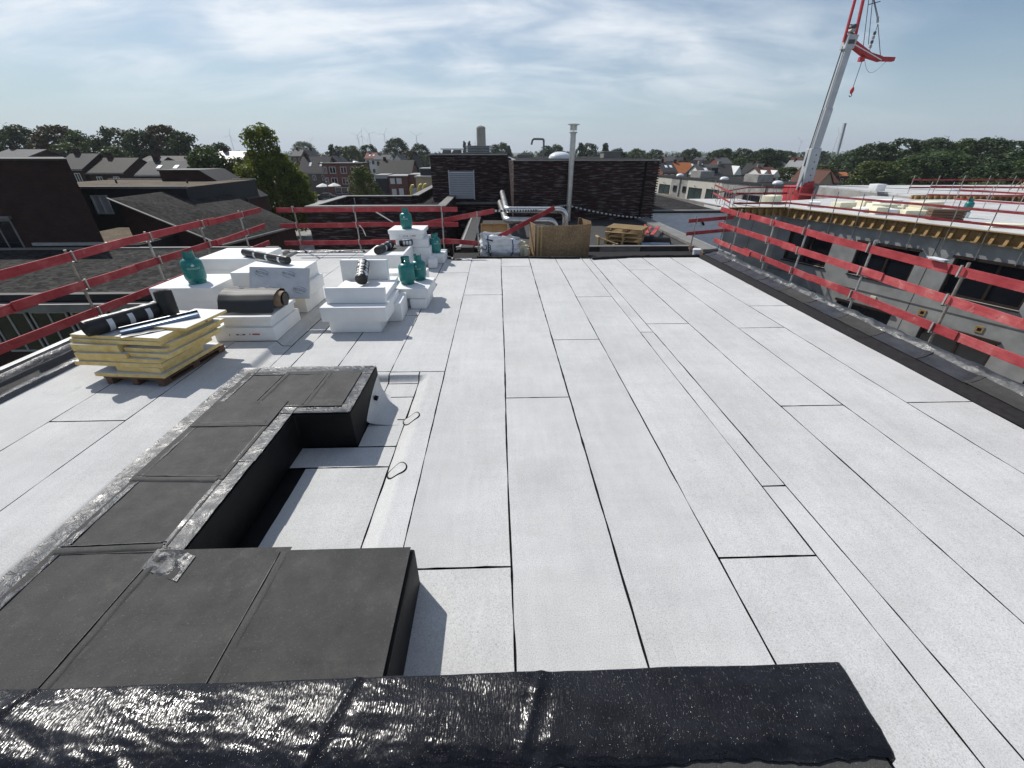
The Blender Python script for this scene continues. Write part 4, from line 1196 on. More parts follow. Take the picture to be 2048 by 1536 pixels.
MB().lathe([(.15,0),(.22,.02),(.22,.04),(.17,.05)], 18, (3.86,24.55,3.98)).build('flange', M['stainless'], fl, smooth=True)
MB().lathe([(.175,.08),(.185,.30),(.30,.31),(.30,.35),(.05,.38)], 18, (3.86,24.55,4.03)).build('cap', M['alu'], fl, smooth=True)
for a_ in range(4):
    MB().bar((3.86+.16*math.cos(a_*1.57),24.55+.16*math.sin(a_*1.57),3.98),(3.86+.17*math.cos(a_*1.57),24.55+.17*math.sin(a_*1.57),4.13), .02,.01).build('cap_leg', M['stainless'], fl)
rp = MB(); P0, P1, P2 = Vector((-.15,15.62,1.36)), Vector((3.72,24.45,.62)), Vector((8.55,24.7,-.12))
pts = [P0.lerp(P1, k/60) - Vector((0,0,.10*math.sin(math.pi*k/60))) for k in range(61)] + [P1.lerp(P2, k/40) - Vector((0,0,.12*math.sin(math.pi*k/40))) for k in range(1, 41)]
for i, (a, b_) in enumerate(zip(pts, pts[1:])):
    rp.mat(i % 2).tube([a, b_], .042, 6, cap=False)
tag(rp.build('rope', [M['ropewhite'], M['ropedark']], smooth=True), 'black and white twisted rope slung from the red plank past the flue', 'rope')

# ------------------------------------------------------------------ brick plant house
ph = thing('plant_house', 'dark brick plant house with flat roof, louvre and flue in the middle distance', 'building', (2.4,30,GZ))
MB().box(-3.98,.60,28.0,41,GZ,2.99).build('wall', M['plantbrick'], ph)
MB().prism([(.85,25.0),(8.66,25.0),(8.66,40),(.61,40),(.61,28.0)],GZ,2.74).build('wall', M['plantbrick'], ph)
MB().box(-4.05,.58,27.94,41.05,2.992,3.06).build('roof_trim', M['trim'], ph)
MB().box(.80,8.73,24.94,40.05,2.742,2.80).build('roof_trim', M['trim'], ph)
MB().box(-3.9,.7,28.15,40.9,2.99,3.075).build('roof_surface', M['gravel'], ph)
MB().box(.97,8.55,25.1,39.9,2.80,2.82).build('roof_surface', M['gravel'], ph)
for k in range(24):
    z = -.28 + k*.125
    MB().box(8.662,8.755,25.02,25.12,z,z+.062).build('brick', M['plantbrick'], ph)
lv = MB().box(-2.93,-1.44,27.95,27.998,.62,2.18).build('louvre', M['greytrim'], ph)
for k in range(15):
    z = .67 + k*.098
    MB().add([(-2.9,27.85,z),(-1.47,27.85,z),(-1.47,27.93,z+.07),(-2.9,27.93,z+.07),(-2.9,27.86,z-.008),(-1.47,27.86,z-.008),(-1.47,27.938,z+.06),(-2.9,27.938,z+.06)],
             [(0,1,2,3),(7,6,5,4),(0,4,5,1),(1,5,6,2),(2,6,7,3),(3,7,4,0)]).build('slat', M['louvre'], lv)
for a in ((-2.96,-2.90,.60,2.21), (-1.47,-1.41,.60,2.21)):
    MB().box(a[0],a[1],27.86,27.93,a[2],a[3]).build('frame', M['louvre'], lv)
MB().box(-3.98,.84,27.90,27.995,.33,.46).build('base_trim', M['greytrim'], ph)
MB().tube([(7.95,24.92,2.7),(7.95,24.92,-.2)], .05, 10).build('downpipe', M['black'], ph, smooth=True)
rv = MB().box(-1.95,-.45,30.2,31.2,3.06,3.1).build('roof_vent', M['greytrim'], ph)
MB().box(-1.85,-.52,30.25,31.15,3.1,3.5).build('core', M['darkwall'], rv)
for k in range(5):
    MB().box(-2.02,-.36,30.1,31.3,3.11+k*.085,3.165+k*.085).build('slat', M['trim'], rv)
MB().lathe([(.68,0),(.68,.08),(.60,.20),(.42,.30),(.2,.35),(.01,.36)], 28, (3.75,28.4,2.81)).build('roof_dome', M['dome'], ph, smooth=True)
MB().tube(bend([(2.9,30,2.8),(2.9,30,3.85),(2.45,30,3.86),(2.2,30,3.86),(2.13,30,3.55)], .12, 4), .06, 10).build('swan_neck_pipe', M['greytrim'], ph, smooth=True)
MB().box(6.75,7.85,30,31.1,2.81,3.16).build('roof_box', M['greytrim'], ph, bevel=.01)
MB().box(6.68,7.92,29.95,31.15,3.165,3.20).build('roof_box_lid', M['trim'], ph)
for x in (-3.6,-2.9,1.3,1.8):
    MB().box(x,x+.5,31.5,32.1,3.07 if x < 0 else 2.81,3.28 if x < 0 else 3.0).build('roof_box', M['greytrim'], ph, bevel=.01)
MB().box(-3.8,-2.2,32,33,3.30,3.35).build('roof_slab', M['greytrim'], ph)

# lower brick block to the left of it
lb = thing('low_brick_block', 'low dark brick block with flat parapet roof left of the plant house', 'building', (-6,27,GZ))
MB().box(-9.3,-2.6,22,27.7,GZ,.42).build('wall', M['plantbrick'], lb)
MB().box(-5.2,-4.06,27.7,41,GZ,.42).build('wall', M['plantbrick'], lb)
for x0,x1,y0,y1 in ((-9.3,-2.6,22,22.35), (-9.3,-8.95,22.35,27.35), (-9.3,-5.2,27.35,27.7), (-5.2,-4.85,27.7,41), (-2.95,-2.6,22.35,27.9), (-5.2,-4.06,41.0,41.35)):
    MB().box(x0,x1,y0,y1,.42,.82).build('parapet', M['plantbrick'], lb)
    MB().box(x0-.04,x1+.04,y0-.04,y1+.04,.822,.87).build('coping', M['greytrim'], lb)
MB().box(-8.95,-2.95,22.35,27.35,.40,.445).build('roof_surface', M['gravelroof'], lb)
MB().box(-4.85,-4.1,27.7,41,.40,.44).build('roof_surface', M['gravelroof'], lb)
MB().tube([(-8.0,25.5,.44),(-8.0,25.5,.92)], .03, 8).build('vent_pipe', M['trim'], lb)
for k, (x, lab) in enumerate(((-2.3,'left'), (-1.3,'middle'), (-.5,'right'))):
    pass
fr = thing('window_frame', 'low glazed frame behind the far guard rail left of the white bag', 'window', (-2.1,18.0,-1.6))
for a, b_ in (((-3.0,18,-.05),(-1.3,18,-.05)), ((-2.55,18,-.05),(-2.55,18,-1.6)), ((-1.9,18,-.05),(-1.9,18,-1.6)), ((-1.3,18,-.05),(-1.3,18,-1.6)), ((-3.0,18,-.05),(-3.0,18,-1.6))):
    MB().bar(a, b_, .05, .05).build('bar', M['trim'], fr)
MB().box(-3.0,-1.3,18.03,18.05,-1.6,-.08).build('pane', M['glass'], fr)
MB().box(-3.4,-1.0,18.06,21.9,GZ,-1.6).build('plinth', M['darkwall'], fr)

# ------------------------------------------------------------------ neighbours on the left
def windows(parent, face, rects, y, mat_f='whiteframe', mat_g='glass', mull=1, d=.06):
    """rects in the plane y=const facing -Y: (x0,x1,z0,z1)"""
    for x0, x1, z0, z1 in rects:
        w = MB()
        t_ = min(.09, (x1-x0)*.12)
        w.box(x0,x1,y-d,y-.004,z0,z0+t_).box(x0,x1,y-d,y-.004,z1-t_,z1).box(x0,x0+t_,y-d,y-.004,z0+t_,z1-t_).box(x1-t_,x1,y-d,y-.004,z0+t_,z1-t_)
        for q in range(mull):
            xm = x0+(x1-x0)*(q+1)/(mull+1); w.box(xm-t_/2,xm+t_/2,y-d,y-.004,z0+t_,z1-t_)
        wo = w.build('window', M[mat_f], parent)
        MB().box(x0+t_,x1-t_,y-.035,y-.008,z0+t_,z1-t_).build('pane', M[mat_g], wo)
l1 = thing('brick_house', 'tall dark brick house wall at the left edge of the view', 'house', (-34,33,GZ))
MB().prism([(-45,28),(-24.8,28),(-33.8,37.8),(-52,37.8)],GZ,2.72).build('wall', M['brickdark'], l1)
MB().prism([(-45.1,27.92),(-24.72,27.92),(-33.8,37.95),(-52,37.95)],2.722,2.82).build('coping', M['matt'], l1)
windows(l1, None, [(-31.6,-29.75,-2.2,-.45)], 28, 'greytrim', 'glass', 1)
MB().box(-31.8,-29.6,27.8,27.99,-.42,-.25).build('lintel', M['greytrim'], l1)
l2 = thing('dark_clad_house', 'black clad house with a white window and tan gravel roof between brick walls', 'house', (-30,41,GZ))
MB().box(-38,-24.0,36,46.5,GZ,.74).build('wall', M['darkwall'], l2)
MB().box(-38,-24.0,36.1,46.4,.742,.78).build('roof_surface', M['tangravel'], l2)
for a in ((-38.1,-23.9,35.9,36.1), (-38.1,-23.9,46.4,46.6)):
    MB().box(*a,.70,.86).build('coping', M['greytrim'], l2)
windows(l2, None, [(-31.3,-30.1,-1.1,.25)], 36, 'whiteframe', 'white', 1, .12)
for x in (-36.5,-33.0,-27.0): MB().tube([(x,41,.78),(x,41,1.05)], .07, 8).build('vent_pipe', M['darkwall'], l2)
l3 = thing('slate_roof_house', 'brick house with a broad sloping dark chipped roof left of the maple', 'house', (-22,36,GZ))
P1, P2, E1, E2 = (-25.4,30.5,.5), (-26.0,42.3,.5), (-19.2,30.4,-2.45), (-17.6,39.6,-2.45)
MB().add([P1,P2,E2,E1]+[(p[0],p[1],p[2]-.16) for p in (P1,P2,E2,E1)], [(0,1,2,3),(7,6,5,4),(0,3,7,4),(3,2,6,7),(2,1,5,6),(1,0,4,5)]).build('roof', M['gravelroof'], l3)
MB().add([(-25.2,30.8,.32),(-25.8,42.0,.32),(-18.0,39.4,-2.63),(-19.5,30.8,-2.62)]+[(-25.2,30.8,GZ),(-25.8,42.0,GZ),(-18.0,39.4,GZ),(-19.5,30.8,GZ)], [(0,1,2,3),(7,6,5,4),(0,3,7,4),(3,2,6,7),(2,1,5,6),(1,0,4,5)]).build('wall', M['brickdark'], l3)
MB().tube([(-19.1,30.3,-2.5),(-17.5,39.6,-2.5)], .09, 8).build('gutter', M['greytrim'], l3)
MB().bar((-25.5,30.4,.52),(-19.1,30.3,-2.43),.16,.06).build('verge_trim', M['greytrim'], l3)
l4 = thing('gravel_roof_house', 'house with a flat dark gravel roof just outside the left guard rail', 'house', (-24,22,GZ))
MB().box(-42,-13.6,17.6,27.0,GZ,-2.15).build('wall', M['brickdark'], l4)
MB().box(-42,-13.7,17.7,26.95,-2.148,-2.05).build('roof_surface', M['gravel'], l4)
MB().box(-42,-13.5,17.35,17.65,-2.25,-1.98).build('fascia', M['darkwall'], l4)
MB().box(-42,-13.5,17.0,17.34,-2.62,-2.3).build('ledge', M['greytrim'], l4)
MB().box(-42,-13.6,26.95,27.15,-2.15,-1.95).build('coping', M['greytrim'], l4)
windows(l4, None, [(x,x+1.55,-4.6,-2.75) for x in (-23.4,-21.7,-20.0,-18.3,-16.6)], 17.58, 'trim', 'glass', 1)
l6 = thing('tan_roof_porch', 'small porch with tan gravel roof between the left brick walls', 'porch', (-25,30,GZ))
MB().box(-28.5,-22.2,27.4,34,GZ,-1.86).build('wall', M['darkwall'], l6)
MB().box(-28.5,-22.3,27.5,33.9,-1.858,-1.8).build('roof_surface', M['tangravel'], l6)
MB().box(-28.5,-22.2,27.25,27.45,-1.86,-1.7).build('coping', M['trim'], l6)
MB().bar((-27.5,33.8,-1.25),(-25.2,33.8,-1.0),.12,.16).build('pale_trim', M['trim'], l6)
l5 = thing('sloped_parapet_house', 'dark brick house wall with a sloping parapet beside the maple', 'house', (-27.5,47,GZ))
pol = [(-31.2,GZ),(-31.2,1.62),(-27.5,1.62),(-23.9,-.80),(-23.9,GZ)]
MB().add([(x,44,z) for x,z in pol]+[(x,48,z) for x,z in pol], [tuple(range(5)), tuple(range(9,4,-1))]+[(i,(i+1) % 5,5+(i+1) % 5,5+i) for i in range(5)]).build('wall', M['brickdark'], l5)
MB().bar((-31.25,45.9,1.67),(-27.5,45.9,1.67),4.1,.1).build('coping', M['darkwall'], l5)
MB().bar((-27.5,45.9,1.67),(-23.8,45.9,-.82),4.1,.1).build('coping', M['darkwall'], l5)

# ------------------------------------------------------------------ mid building with sheeted wall, right
m1 = thing('sheeted_building', 'low building with a pale sheeted wall and dark gravel roof right of the plant house', 'building', (11.5,33,GZ))
MB().grid(30, 16, lambda u, w: (8.82+5.10*u, 26.66+.03*fbm(u*7, w*9, 4), -6.2+6.2*w)).build('sheeting', M['wallfoil'], m1, smooth='all')
MB().box(8.82,13.93,26.75,39,GZ,-.06).build('wall', M['concrete'], m1)
MB().box(8.8,13.93,26.58,26.9,-.055,.03).build('coping', M['darkwall'], m1)
MB().box(8.8,13.93,26.54,26.94,.032,.09).build('coping', M['greytrim'], m1)
MB().box(8.8,13.6,26.94,39,-.058,-.01).build('roof_surface', M['gravelroof'], m1)
MB().add([(14.35,28.6,-.06),(13.5,38.6,-.06),(13.28,38.6,-.06),(14.1,28.6,-.06),(14.35,28.6,.12),(13.5,38.6,.12),(13.28,38.6,.12),(14.1,28.6,.12)], [(0,1,2,3),(7,6,5,4),(0,4,5,1),(1,5,6,2),(2,6,7,3),(3,7,4,0)]).build('coping', M['greytrim'], m1)
MB().tube([(12.4,26.6,-.55),(12.5,26.5,-.75)], .06, 8).build('drain_spout', M['black'], m1)

# ------------------------------------------------------------------ grey building under construction, right
W0 = Vector((20.6,18.5,0)); U3 = Vector((-.37,.929,0)); N3 = Vector((.929,.37,0))
T3 = Matrix(((U3.x,N3.x,0,W0.x),(U3.y,N3.y,0,W0.y),(0,0,1,0),(0,0,0,1)))
def q3(s_, n, z): return T3 @ Vector((s_, n, z))
gb = thing('concrete_building', 'grey concrete building shell with brown windows and wooden roof formwork on the right', 'building', tuple(q3(4,0,GZ)))
S_W = [(-10.8,-8.05),(-6.75,-4.0),(-2.7,.08),(1.40,4.14),(5.42,8.05)]
Z_W = [(-5.75,-4.08),(-2.65,-.95)]
xs_ = sorted({-14, 8.82, *[v for p in S_W for v in p]}); zs_ = sorted({GZ, -.22, *[v for p in Z_W for v in p]})
wm = MB()
for a, b_ in zip(xs_, xs_[1:]):
    for c, d in zip(zs_, zs_[1:]):
        if (a, b_) in S_W and (c, d) in Z_W: continue
        wm.box(a, b_, 0, .34, c, d, T3)
wm.build('wall', M['concrete'], gb)
MB().box(13.95,17.34,26.66,26.98,GZ,-.22).build('wall', M['concrete'], gb)
for a, b_ in S_W:
    for c, d in Z_W:
        f = MB(); k = .10
        f.box(a,b_,.10,.2,c,c+k,T3).box(a,b_,.10,.2,d-k,d,T3).box(a,a+k,.10,.2,c+k,d-k,T3).box(b_-k,b_,.10,.2,c+k,d-k,T3)
        m_ = a+(b_-a)*.45; f.box(m_-.05,m_+.05,.10,.2,c+k,d-k,T3)
        fo = f.build('window', M['brownframe'], gb)
        MB().box(a+k,b_-k,.15,.165,c+k,d-k,T3).build('pane', M['glass'], fo)
        MB().box(a-.06,b_+.06,-.10,.10,d-.06,d+.05,T3).build('lintel', M['brownframe'], fo)
        MB().box(a-.03,b_+.03,-.06,.12,c-.06,c-.004,T3).build('sill', M['brownframe'], fo)
        MB().box(a+.2,b_-.2,.5,.6,c,d,T3).build('interior', M['darkwall'], fo)
for s_, z in ((4.17,-3.53),(2.48,-3.58)): MB().box(s_-.13,s_+.13,-.05,-.001,z-.11,z+.11,T3).build('junction_box', M['epsyellow'], gb)
for s_, z in ((.26,-3.66),(-1.91,-3.74)):
    v_ = MB().box(s_-.14,s_+.14,-.03,-.001,z-.14,z+.14,T3).build('wall_box', M['formply'], gb)
    MB().box(s_-.07,s_+.07,-.034,-.031,z-.07,z+.07,T3).build('opening', M['black'], v_)
MB().box(.88,.905,-.004,-.001,-6.2,-.3,T3).build('panel_joint', M['darkwall'], gb)
MB().box(15.6,15.62,26.655,26.659,-6.2,-.3).build('panel_joint', M['darkwall'], gb)
MB().box(-14,8.8,-.03,.0,-3.36,-3.32,T3).build('slab_line', M['greytrim'], gb)
MB().box(-14,8.7,-.16,.0,-.30,-.24,T3).build('ledge', M['palletwood'], gb)
MB().box(-14,8.8,-.05,-.02,-.23,.24,T3).build('formwork_panel', M['formply'], gb)
MB().box(13.9,17.3,26.60,26.64,-.22,.24).build('formwork_panel', M['formply'], gb)
for k in range(8):
    x = 13.95+k*.42
    MB().add([(x,26.59,.22),(x,26.59,-.2),(x,26.34,-.2),(x,26.52,.22),(x+.11,26.59,.22),(x+.11,26.59,-.2),(x+.11,26.34,-.2),(x+.11,26.52,.22)], [(0,1,2,3),(7,6,5,4),(0,4,5,1),(1,5,6,2),(2,6,7,3),(3,7,4,0)]).build('formwork_brace', M['formply'], gb)
MB().box(13.9,17.3,26.34,26.6,.242,.27).build('top_plank', M['palletwood'], gb)
MB().prism([(13.96,26.99),(17.1,26.99),(15.95,30.2),(13.96,30.2)], -.3, .05).build('membrane_sheet', M['membrane'], gb)
s_ = -13.8
while s_ < 8.3:
    # triangular timber brace
    w_ = .11
    pr_ = [(-.05,.22),(-.05,-.22),(-.30,-.22),(-.12,.22)]
    MB().add([q3(s_,n,z) for n,z in pr_]+[q3(s_+w_,n,z) for n,z in pr_], [(0,1,2,3),(7,6,5,4),(0,4,5,1),(1,5,6,2),(2,6,7,3),(3,7,4,0)]).build('formwork_brace', M['formply'], gb)
    s_ += .46
MB().box(-14,8.4,-.30,-.05,.225,.255,T3).build('top_plank', M['palletwood'], gb)
n_ = .36
while n_ < 19:
    MB().box(-14,12.6,n_,n_+1.18,.02,.06+.004*(int(n_*10) % 2),T3).build('membrane_sheet', M['membrane'], gb); n_ += 1.2
MB().box(-14,12.6,.34,19.6,-.3,.018,T3).build('roof_deck', M['darkwall'], gb)
def guard3(lab, a, b_, n, rails=(.42,.95), h=1.25, z=.06, low=0.0, thick=.10, lean=(0,0,0)):
    a = Vector(a); b_ = Vector(b_); t = thing('guard_rail', lab, 'guard rail', (a.x, a.y, z), 'pink guard rails on the grey building')
    L = Vector(lean)
    for k in range(n):
        p = a.lerp(b_, k/(n-1))
        MB().tube([(p.x-L.x*low, p.y-L.y*low, z-low), (p.x+L.x*h, p.y+L.y*h, z+h)], .022, 8).build('post', M['galv'], t, smooth=True)
    for r_ in rails:
        m = 3 if n > 6 else 2
        for k in range(m):
            p = a.lerp(b_, k/m-.005); q = a.lerp(b_, (k+1)/m+.015)
            o = L*r_ + Vector((0,0,z+r_+.012*k))
            MB().bar(p+o, q+o, .028+.004*(k % 2), thick).build('rail', M['red'], t)
    return t
A3, B3 = q3(-13.5,-.22,0), q3(8.4,-.22,0)
guard3('long pink guard rail along the near edge of the grey building', A3, B3, 18, low=1.0, lean=(-.10,-.03,0))
guard3('pink guard rail at the left end of the grey building roof', (14.0,26.5,0), (17.2,26.5,0), 5)
guard3('pink guard rail running back from the left corner of the grey roof', (14.0,26.9,0), (16.0,33.5,0), 5)
guard3('pink guard rail along the far back of the grey building roof', (25.0,45.0,0), (39.2,45.2,0), 12, z=-.9)
guard3('pink guard rail zigzagging across the middle of the right roof', q3(6,12.2,0), q3(-6,12.5,0), 9)
guard3('pink guard rail around the roof pit at the upper right', (30.2,31.2,0), (37.5,29.2,0), 7, z=.1)
guard3('farthest pink guard rail on the upper right roof', (31.5,34.2,0), (46.0,33.0,0), 9, z=.36)
guard3('pink guard rail beside the crane base', (19.5,39.8,0), (25.0,45.0,0), 7, z=-.9)
for i, (x, y, z, sx, sy, h, r_, m_, lab) in enumerate([
        (18.6,30.4,.066,1.3,.8,.5,30,'epsyellow','tilted cream foam block at the left corner of the right roof'),
        (21.6,27.6,.066,1.2,.7,.35,10,'epsyellow','low cream foam block in the middle of the right roof'),
        (22.6,25.9,.066,1.3,.7,.42,-15,'epsyellow','cream foam block behind the long pink rail'),
        (23.7,26.9,.066,1.5,.6,.55,5,'eps','white foam block at the back of the right roof pile'),
        (24.6,25.2,.066,1.5,.8,.6,12,'epsyellow','largest cream foam block of the right roof pile'),
        (23.2,24.3,.066,1.3,.7,.25,-8,'epsyellow','flat cream foam slab in front of the largest block'),
        (20.3,28.4,.066,.8,.6,.3,50,'eps','small white foam block near the roof corner'),
        (24.0,19.8,.066,1.9,.6,.16,-20,'epsyellow','thin cream slab near the gas bottle on the right roof'),
        (26.5,18.3,.066,1.4,.6,.42,-20,'eps','white foam block at the right edge of the view'),
        (30.6,36.2,.4,.9,.7,.5,10,'eps','small white foam block on the farthest right roof')]):
    tag(MB().box(x-sx/2,x+sx/2,y-sy/2,y+sy/2,z,z+h,rz(r_,(x,y,z))).build('foam_block', M[m_], bevel=.01, smooth=True), lab, 'foam block', 'foam blocks on the grey building roof')
HEAP = sorted(((21.3+4.2*rnd.random(), 24.6+3.6*rnd.random(), rnd.uniform(.7,1.3), rnd.uniform(.5,.8), rnd.uniform(.2,.5)) for i in range(9)), key=lambda q: q[0]/q[1])
for (x, y, sx, sy, h), nth in zip(HEAP, ('leftmost', 'second from the left', 'third from the left', 'fourth from the left', 'middle', 'fourth from the right', 'third from the right', 'second from the right', 'rightmost')):
    tag(MB().box(x-sx/2,x+sx/2,y-sy/2,y+sy/2,.066,.066+h,rz(rnd.uniform(0,90),(x,y,0))).build('foam_block', M['epsyellow' if rnd.random() < .65 else 'eps'], bevel=.012, smooth=True), nth+' of the loose foam blocks heaped behind the near pink rail', 'foam block', 'loose heap of foam blocks on the grey roof')
ct_ = thing('brown_crate', 'brown wooden crate behind the pink rail on the right roof', 'crate', (23.1,22.4,.066))
for k in range(4): MB().box(22.4,23.8,22.1,22.7,.07+k*.13,.18+k*.13,rz(-20,(23.1,22.4,0))).build('board', M['oldwood'], ct_)
o = copy_tree(bt); o.location = (25.0,23.2,.066+.3); o.rotation_euler = (0,0,R(70)); o.scale = (1.1,1.1,1.1)
tag(o, 'green gas bottle standing alone on the right roof', 'gas bottle', GB)
tag(MB().lathe([(.19,0),(.21,.28),(.17,.30)], 20, (25.0,23.2,.064)).build('pale_drum', M['bucket'], smooth=True), 'pale drum under the lone gas bottle on the right roof', 'drum')
tag(MB().lathe([(.22,0),(.24,.35),(.18,.38)], 20, (18.4,27.6,-.28)).build('grey_drum', M['trim'], smooth=True), 'grey drum behind the formwork of the right building', 'drum')
# second shell behind
g2_ = thing('rear_concrete_building', 'farther concrete shell with white roof and brown formwork at the right edge', 'building', (48,40,GZ))
MB().box(31.0,75,33.2,44,GZ,.2).build('wall', M['concrete'], g2_)
MB().box(30.9,75,33.05,33.18,-.35,.34).build('formwork_panel', M['formply'], g2_)
x = 31.0
while x < 50:
    MB().box(x,x+.12,32.85,33.048,-.35,.3).build('formwork_brace', M['formply'], g2_); x += .5
for k in range(8): MB().box(31,75,33.25+k*1.3,34.5+k*1.3,.205,.33+.004*(k % 2)).build('membrane_sheet', M['membrane'], g2_)
t = thing('sawhorse', 'small timber trestle on the farthest right roof', 'trestle', (44,37,.34))
for a, b_ in (((43.4,37,.33),(43.7,37,1.1)), ((44.5,37,.33),(44.2,37,1.1)), ((43.6,37,1.1),(44.4,37,1.1)), ((43.4,37.6,.33),(43.7,37.3,1.1)), ((44.5,37.6,.33),(44.2,37.3,1.1))): MB().bar(a, b_, .08, .05).build('timber', M['palletwood'], t)
# fragment of formwork left of the corner, lower roof
lr = thing('formwork_bay', 'open bay of orange brown formwork behind the end of the near red rail', 'formwork', (17.5,33,GZ))
MB().box(16.2,24.0,31.2,44.6,GZ,-.95).build('slab', M['concrete'], lr)
MB().box(16.3,23.8,31.4,44.4,-.948,-.9).build('roof_surface', M['membrane'], lr)
for k in range(13): MB().box(16.0+.0*k,16.3,31.3+k*1.0,31.42+k*1.0,-1.3,-.35).build('formwork_brace', M['formply'], lr)
MB().box(16.1,16.14,31.2,44.4,-1.25,-.4).build('formwork_panel', M['formply'], lr)
for k in range(3): MB().bar((17.0+k*1.2,33+k*1.5,-.7),(22.5+k*.4,34.5+k*2.2,-.65),.14,.05).build('red_board', M['red'], lr)

# ------------------------------------------------------------------ pale terrace of houses
R0 = Vector((27.87,80.15,0)); RD = Vector((.2298,-.9732,0)); RN = Vector((.9732,.2298,0))
T4 = Matrix(((RD.x,RN.x,0,R0.x),(RD.y,RN.y,0,R0.y),(0,0,1,0),(0,0,0,1)))
rt = thing('terrace_house', 'row of modern pale brick houses with flat roofs right of the plant house', 'house', tuple(T4 @ Vector((16,0,GZ))))
for a, b_, m_, n_ in ((-3,4.3,'render',0), (4.3,6.7,'palebrick',.02), (6.7,8.6,'palebrick',.02), (8.6,16.4,'render',0), (16.4,24.5,'palebrick',.02), (24.5,32,'palebrick',.03), (32,44,'palebrick',.02)):
    MB().box(a, b_-.01, n_, 9, GZ, -.62, T4).build('wall', M[m_], rt)
MB().box(-3,44,-.06,9.1,-.618,-.5,T4).build('roof_edge', M['darkwall'], rt)
MB().box(-3,44,.3,9,-.498,-.46,T4).build('roof_surface', M['gravelroof'], rt)
def rwin(a, b_, z0, z1, g='teal_glass', f='darkwall', mu=1):
    w = MB(); k = .09
    w.box(a,b_,-.06,-.004,z1-k,z1,T4).box(a,b_,-.06,-.004,z0,z0+k,T4).box(a,a+k,-.06,-.004,z0+k,z1-k,T4).box(b_-k,b_,-.06,-.004,z0+k,z1-k,T4)
    for q in range(mu):
        m_ = a+(b_-a)*(q+1)/(mu+1); w.box(m_-.06,m_+.06,-.06,-.004,z0+k,z1-k,T4)
    wo = w.build('window', M[f], rt)
    MB().box(a+k,b_-k,-.03,-.006,z0+k,z1-k,T4).build('pane', M[g], wo)
for a in ((.9,4.0,-4.0,-1.66), (9.15,12.3,-4.0,-1.66), (13.35,16.1,-4.0,-1.6)): rwin(*a)
for a in ((5.0,5.95,-2.55,-1.64), (7.55,8.5,-2.5,-1.62), (17.3,19.3,-2.5,-1.75), (20.8,24.0,-2.5,-1.75)): rwin(*a, g='glass', mu=1 if a[0] > 15 else 0)
for s_ in (6.7, 24.5): MB().box(s_-.05,s_+.07,-.1,-.03,-6,-.5,T4).build('downpipe', M['darkwall'], rt)
for k, (s_, n_) in enumerate(((2.0,3),(13.0,3),(23.0,3))):
    c = T4 @ Vector((s_,n_,-.46)); MB().lathe([(.62,0),(.62,.15),(.6,.2),(.4,.36),(.02,.42)], 18, c).build('roof_dome', M['dome'], rt, smooth=True)
for a, b_ in ((5.5,8.0), (17.5,20.0)):
    MB().box(a,b_,2.5,5,-.45,.5,T4).build('stair_box', M['palebrick'], rt)
MB().box(3.8,4.0,3,3.2,-.45,.3,T4).build('chimney', M['darkwall'], rt)
for s_ in (2.4,10.7,14.7):
    MB().tube([T4 @ Vector((s_,-.05,-1.5)), T4 @ Vector((s_,-.35,-1.3))], .05, 6).build('wall_lamp', M['trim'], rt)

# ------------------------------------------------------------------ mobile crane
cr_ = thing('mobile_crane', 'mobile crane with grey telescopic boom and red jib behind the right buildings', 'crane', (42,62,GZ))
Y_ = 62.0
MB().box(41.1,42.9,61.0,65,GZ-2.7,-1.0).build('carriage', M['redsteel'], cr_, bevel=.1)
MB().add([(41.2,61.2,-1.6),(42.9,61.2,-1.6),(42.8,61.2,-.25),(41.6,61.2,-.55),(41.2,63,-1.6),(42.9,63,-1.6),(42.8,63,-.25),(41.6,63,-.55)], [(0,1,2,3),(7,6,5,4),(0,4,5,1),(1,5,6,2),(2,6,7,3),(3,7,4,0)]).build('boom_foot', M['redsteel'], cr_, bevel=.05)
for k, x in enumerate((40.9,42.8)):
    for yy in (61.0,62.6,64.2):
        MB().tube([(x-.15,yy,GZ-2.93),(x+.15,yy,GZ-2.93)], .64, 18).build('wheel', M['black'], cr_)
MB().tube([(40.9,61.6,-1.4),(41.5,61.9,1.2)], .14, 10).build('luffing_cylinder', M['trim'], cr_)
for a, b_, w, d in (((42.05,62,-1.2),(41.86,62,3.6),1.35,1.2), ((41.86,62,3.55),(41.98,62,8.0),.98,.95), ((41.98,62,7.95),(42.1,62,14.2),.80,.8)):
    so = MB().bar(a, b_, w, d, (0,1,0)).build('boom_section', M['cranegrey'], cr_, bevel=.12)
    A = Vector(a); B = Vector(b_); n = int((B-A).length/.75)
    if w > 1:
        for k in range(1, n):
            c = A.lerp(B, k/n); MB().tube([c+Vector((.1,-d/2-.004,0)), c+Vector((.1,-d/2+.05,0))], .10, 12).build('locking_hole', M['cable'], so)
MB().add([(41.5,61.5,13.9),(42.6,61.5,13.9),(42.75,61.5,15.2),(41.55,61.5,15.3),(41.5,62.5,13.9),(42.6,62.5,13.9),(42.75,62.5,15.2),(41.55,62.5,15.3)], [(0,1,2,3),(7,6,5,4),(0,4,5,1),(1,5,6,2),(2,6,7,3),(3,7,4,0)]).build('boom_head', M['cranegrey'], cr_, bevel=.05)
for z in (15.2,15.65,16.0):
    MB().tube([(41.98,61.6,z),(41.98,62.3,z)], .22, 14).build('sheave', M['cable' if z != 15.65 else 'trim'], cr_, smooth=True)
MB().box(41.7,42.4,61.42,61.49,14.35,14.75).build('head_plate', M['cable'], cr_)
MB().bar((41.45,62,14.6),(41.05,62,23.5),.22,.22).build('jib_leg', M['redsteel'], cr_)
MB().bar((42.7,62,14.7),(41.6,62,23.5),.24,.24).build('jib_leg', M['redsteel'], cr_)
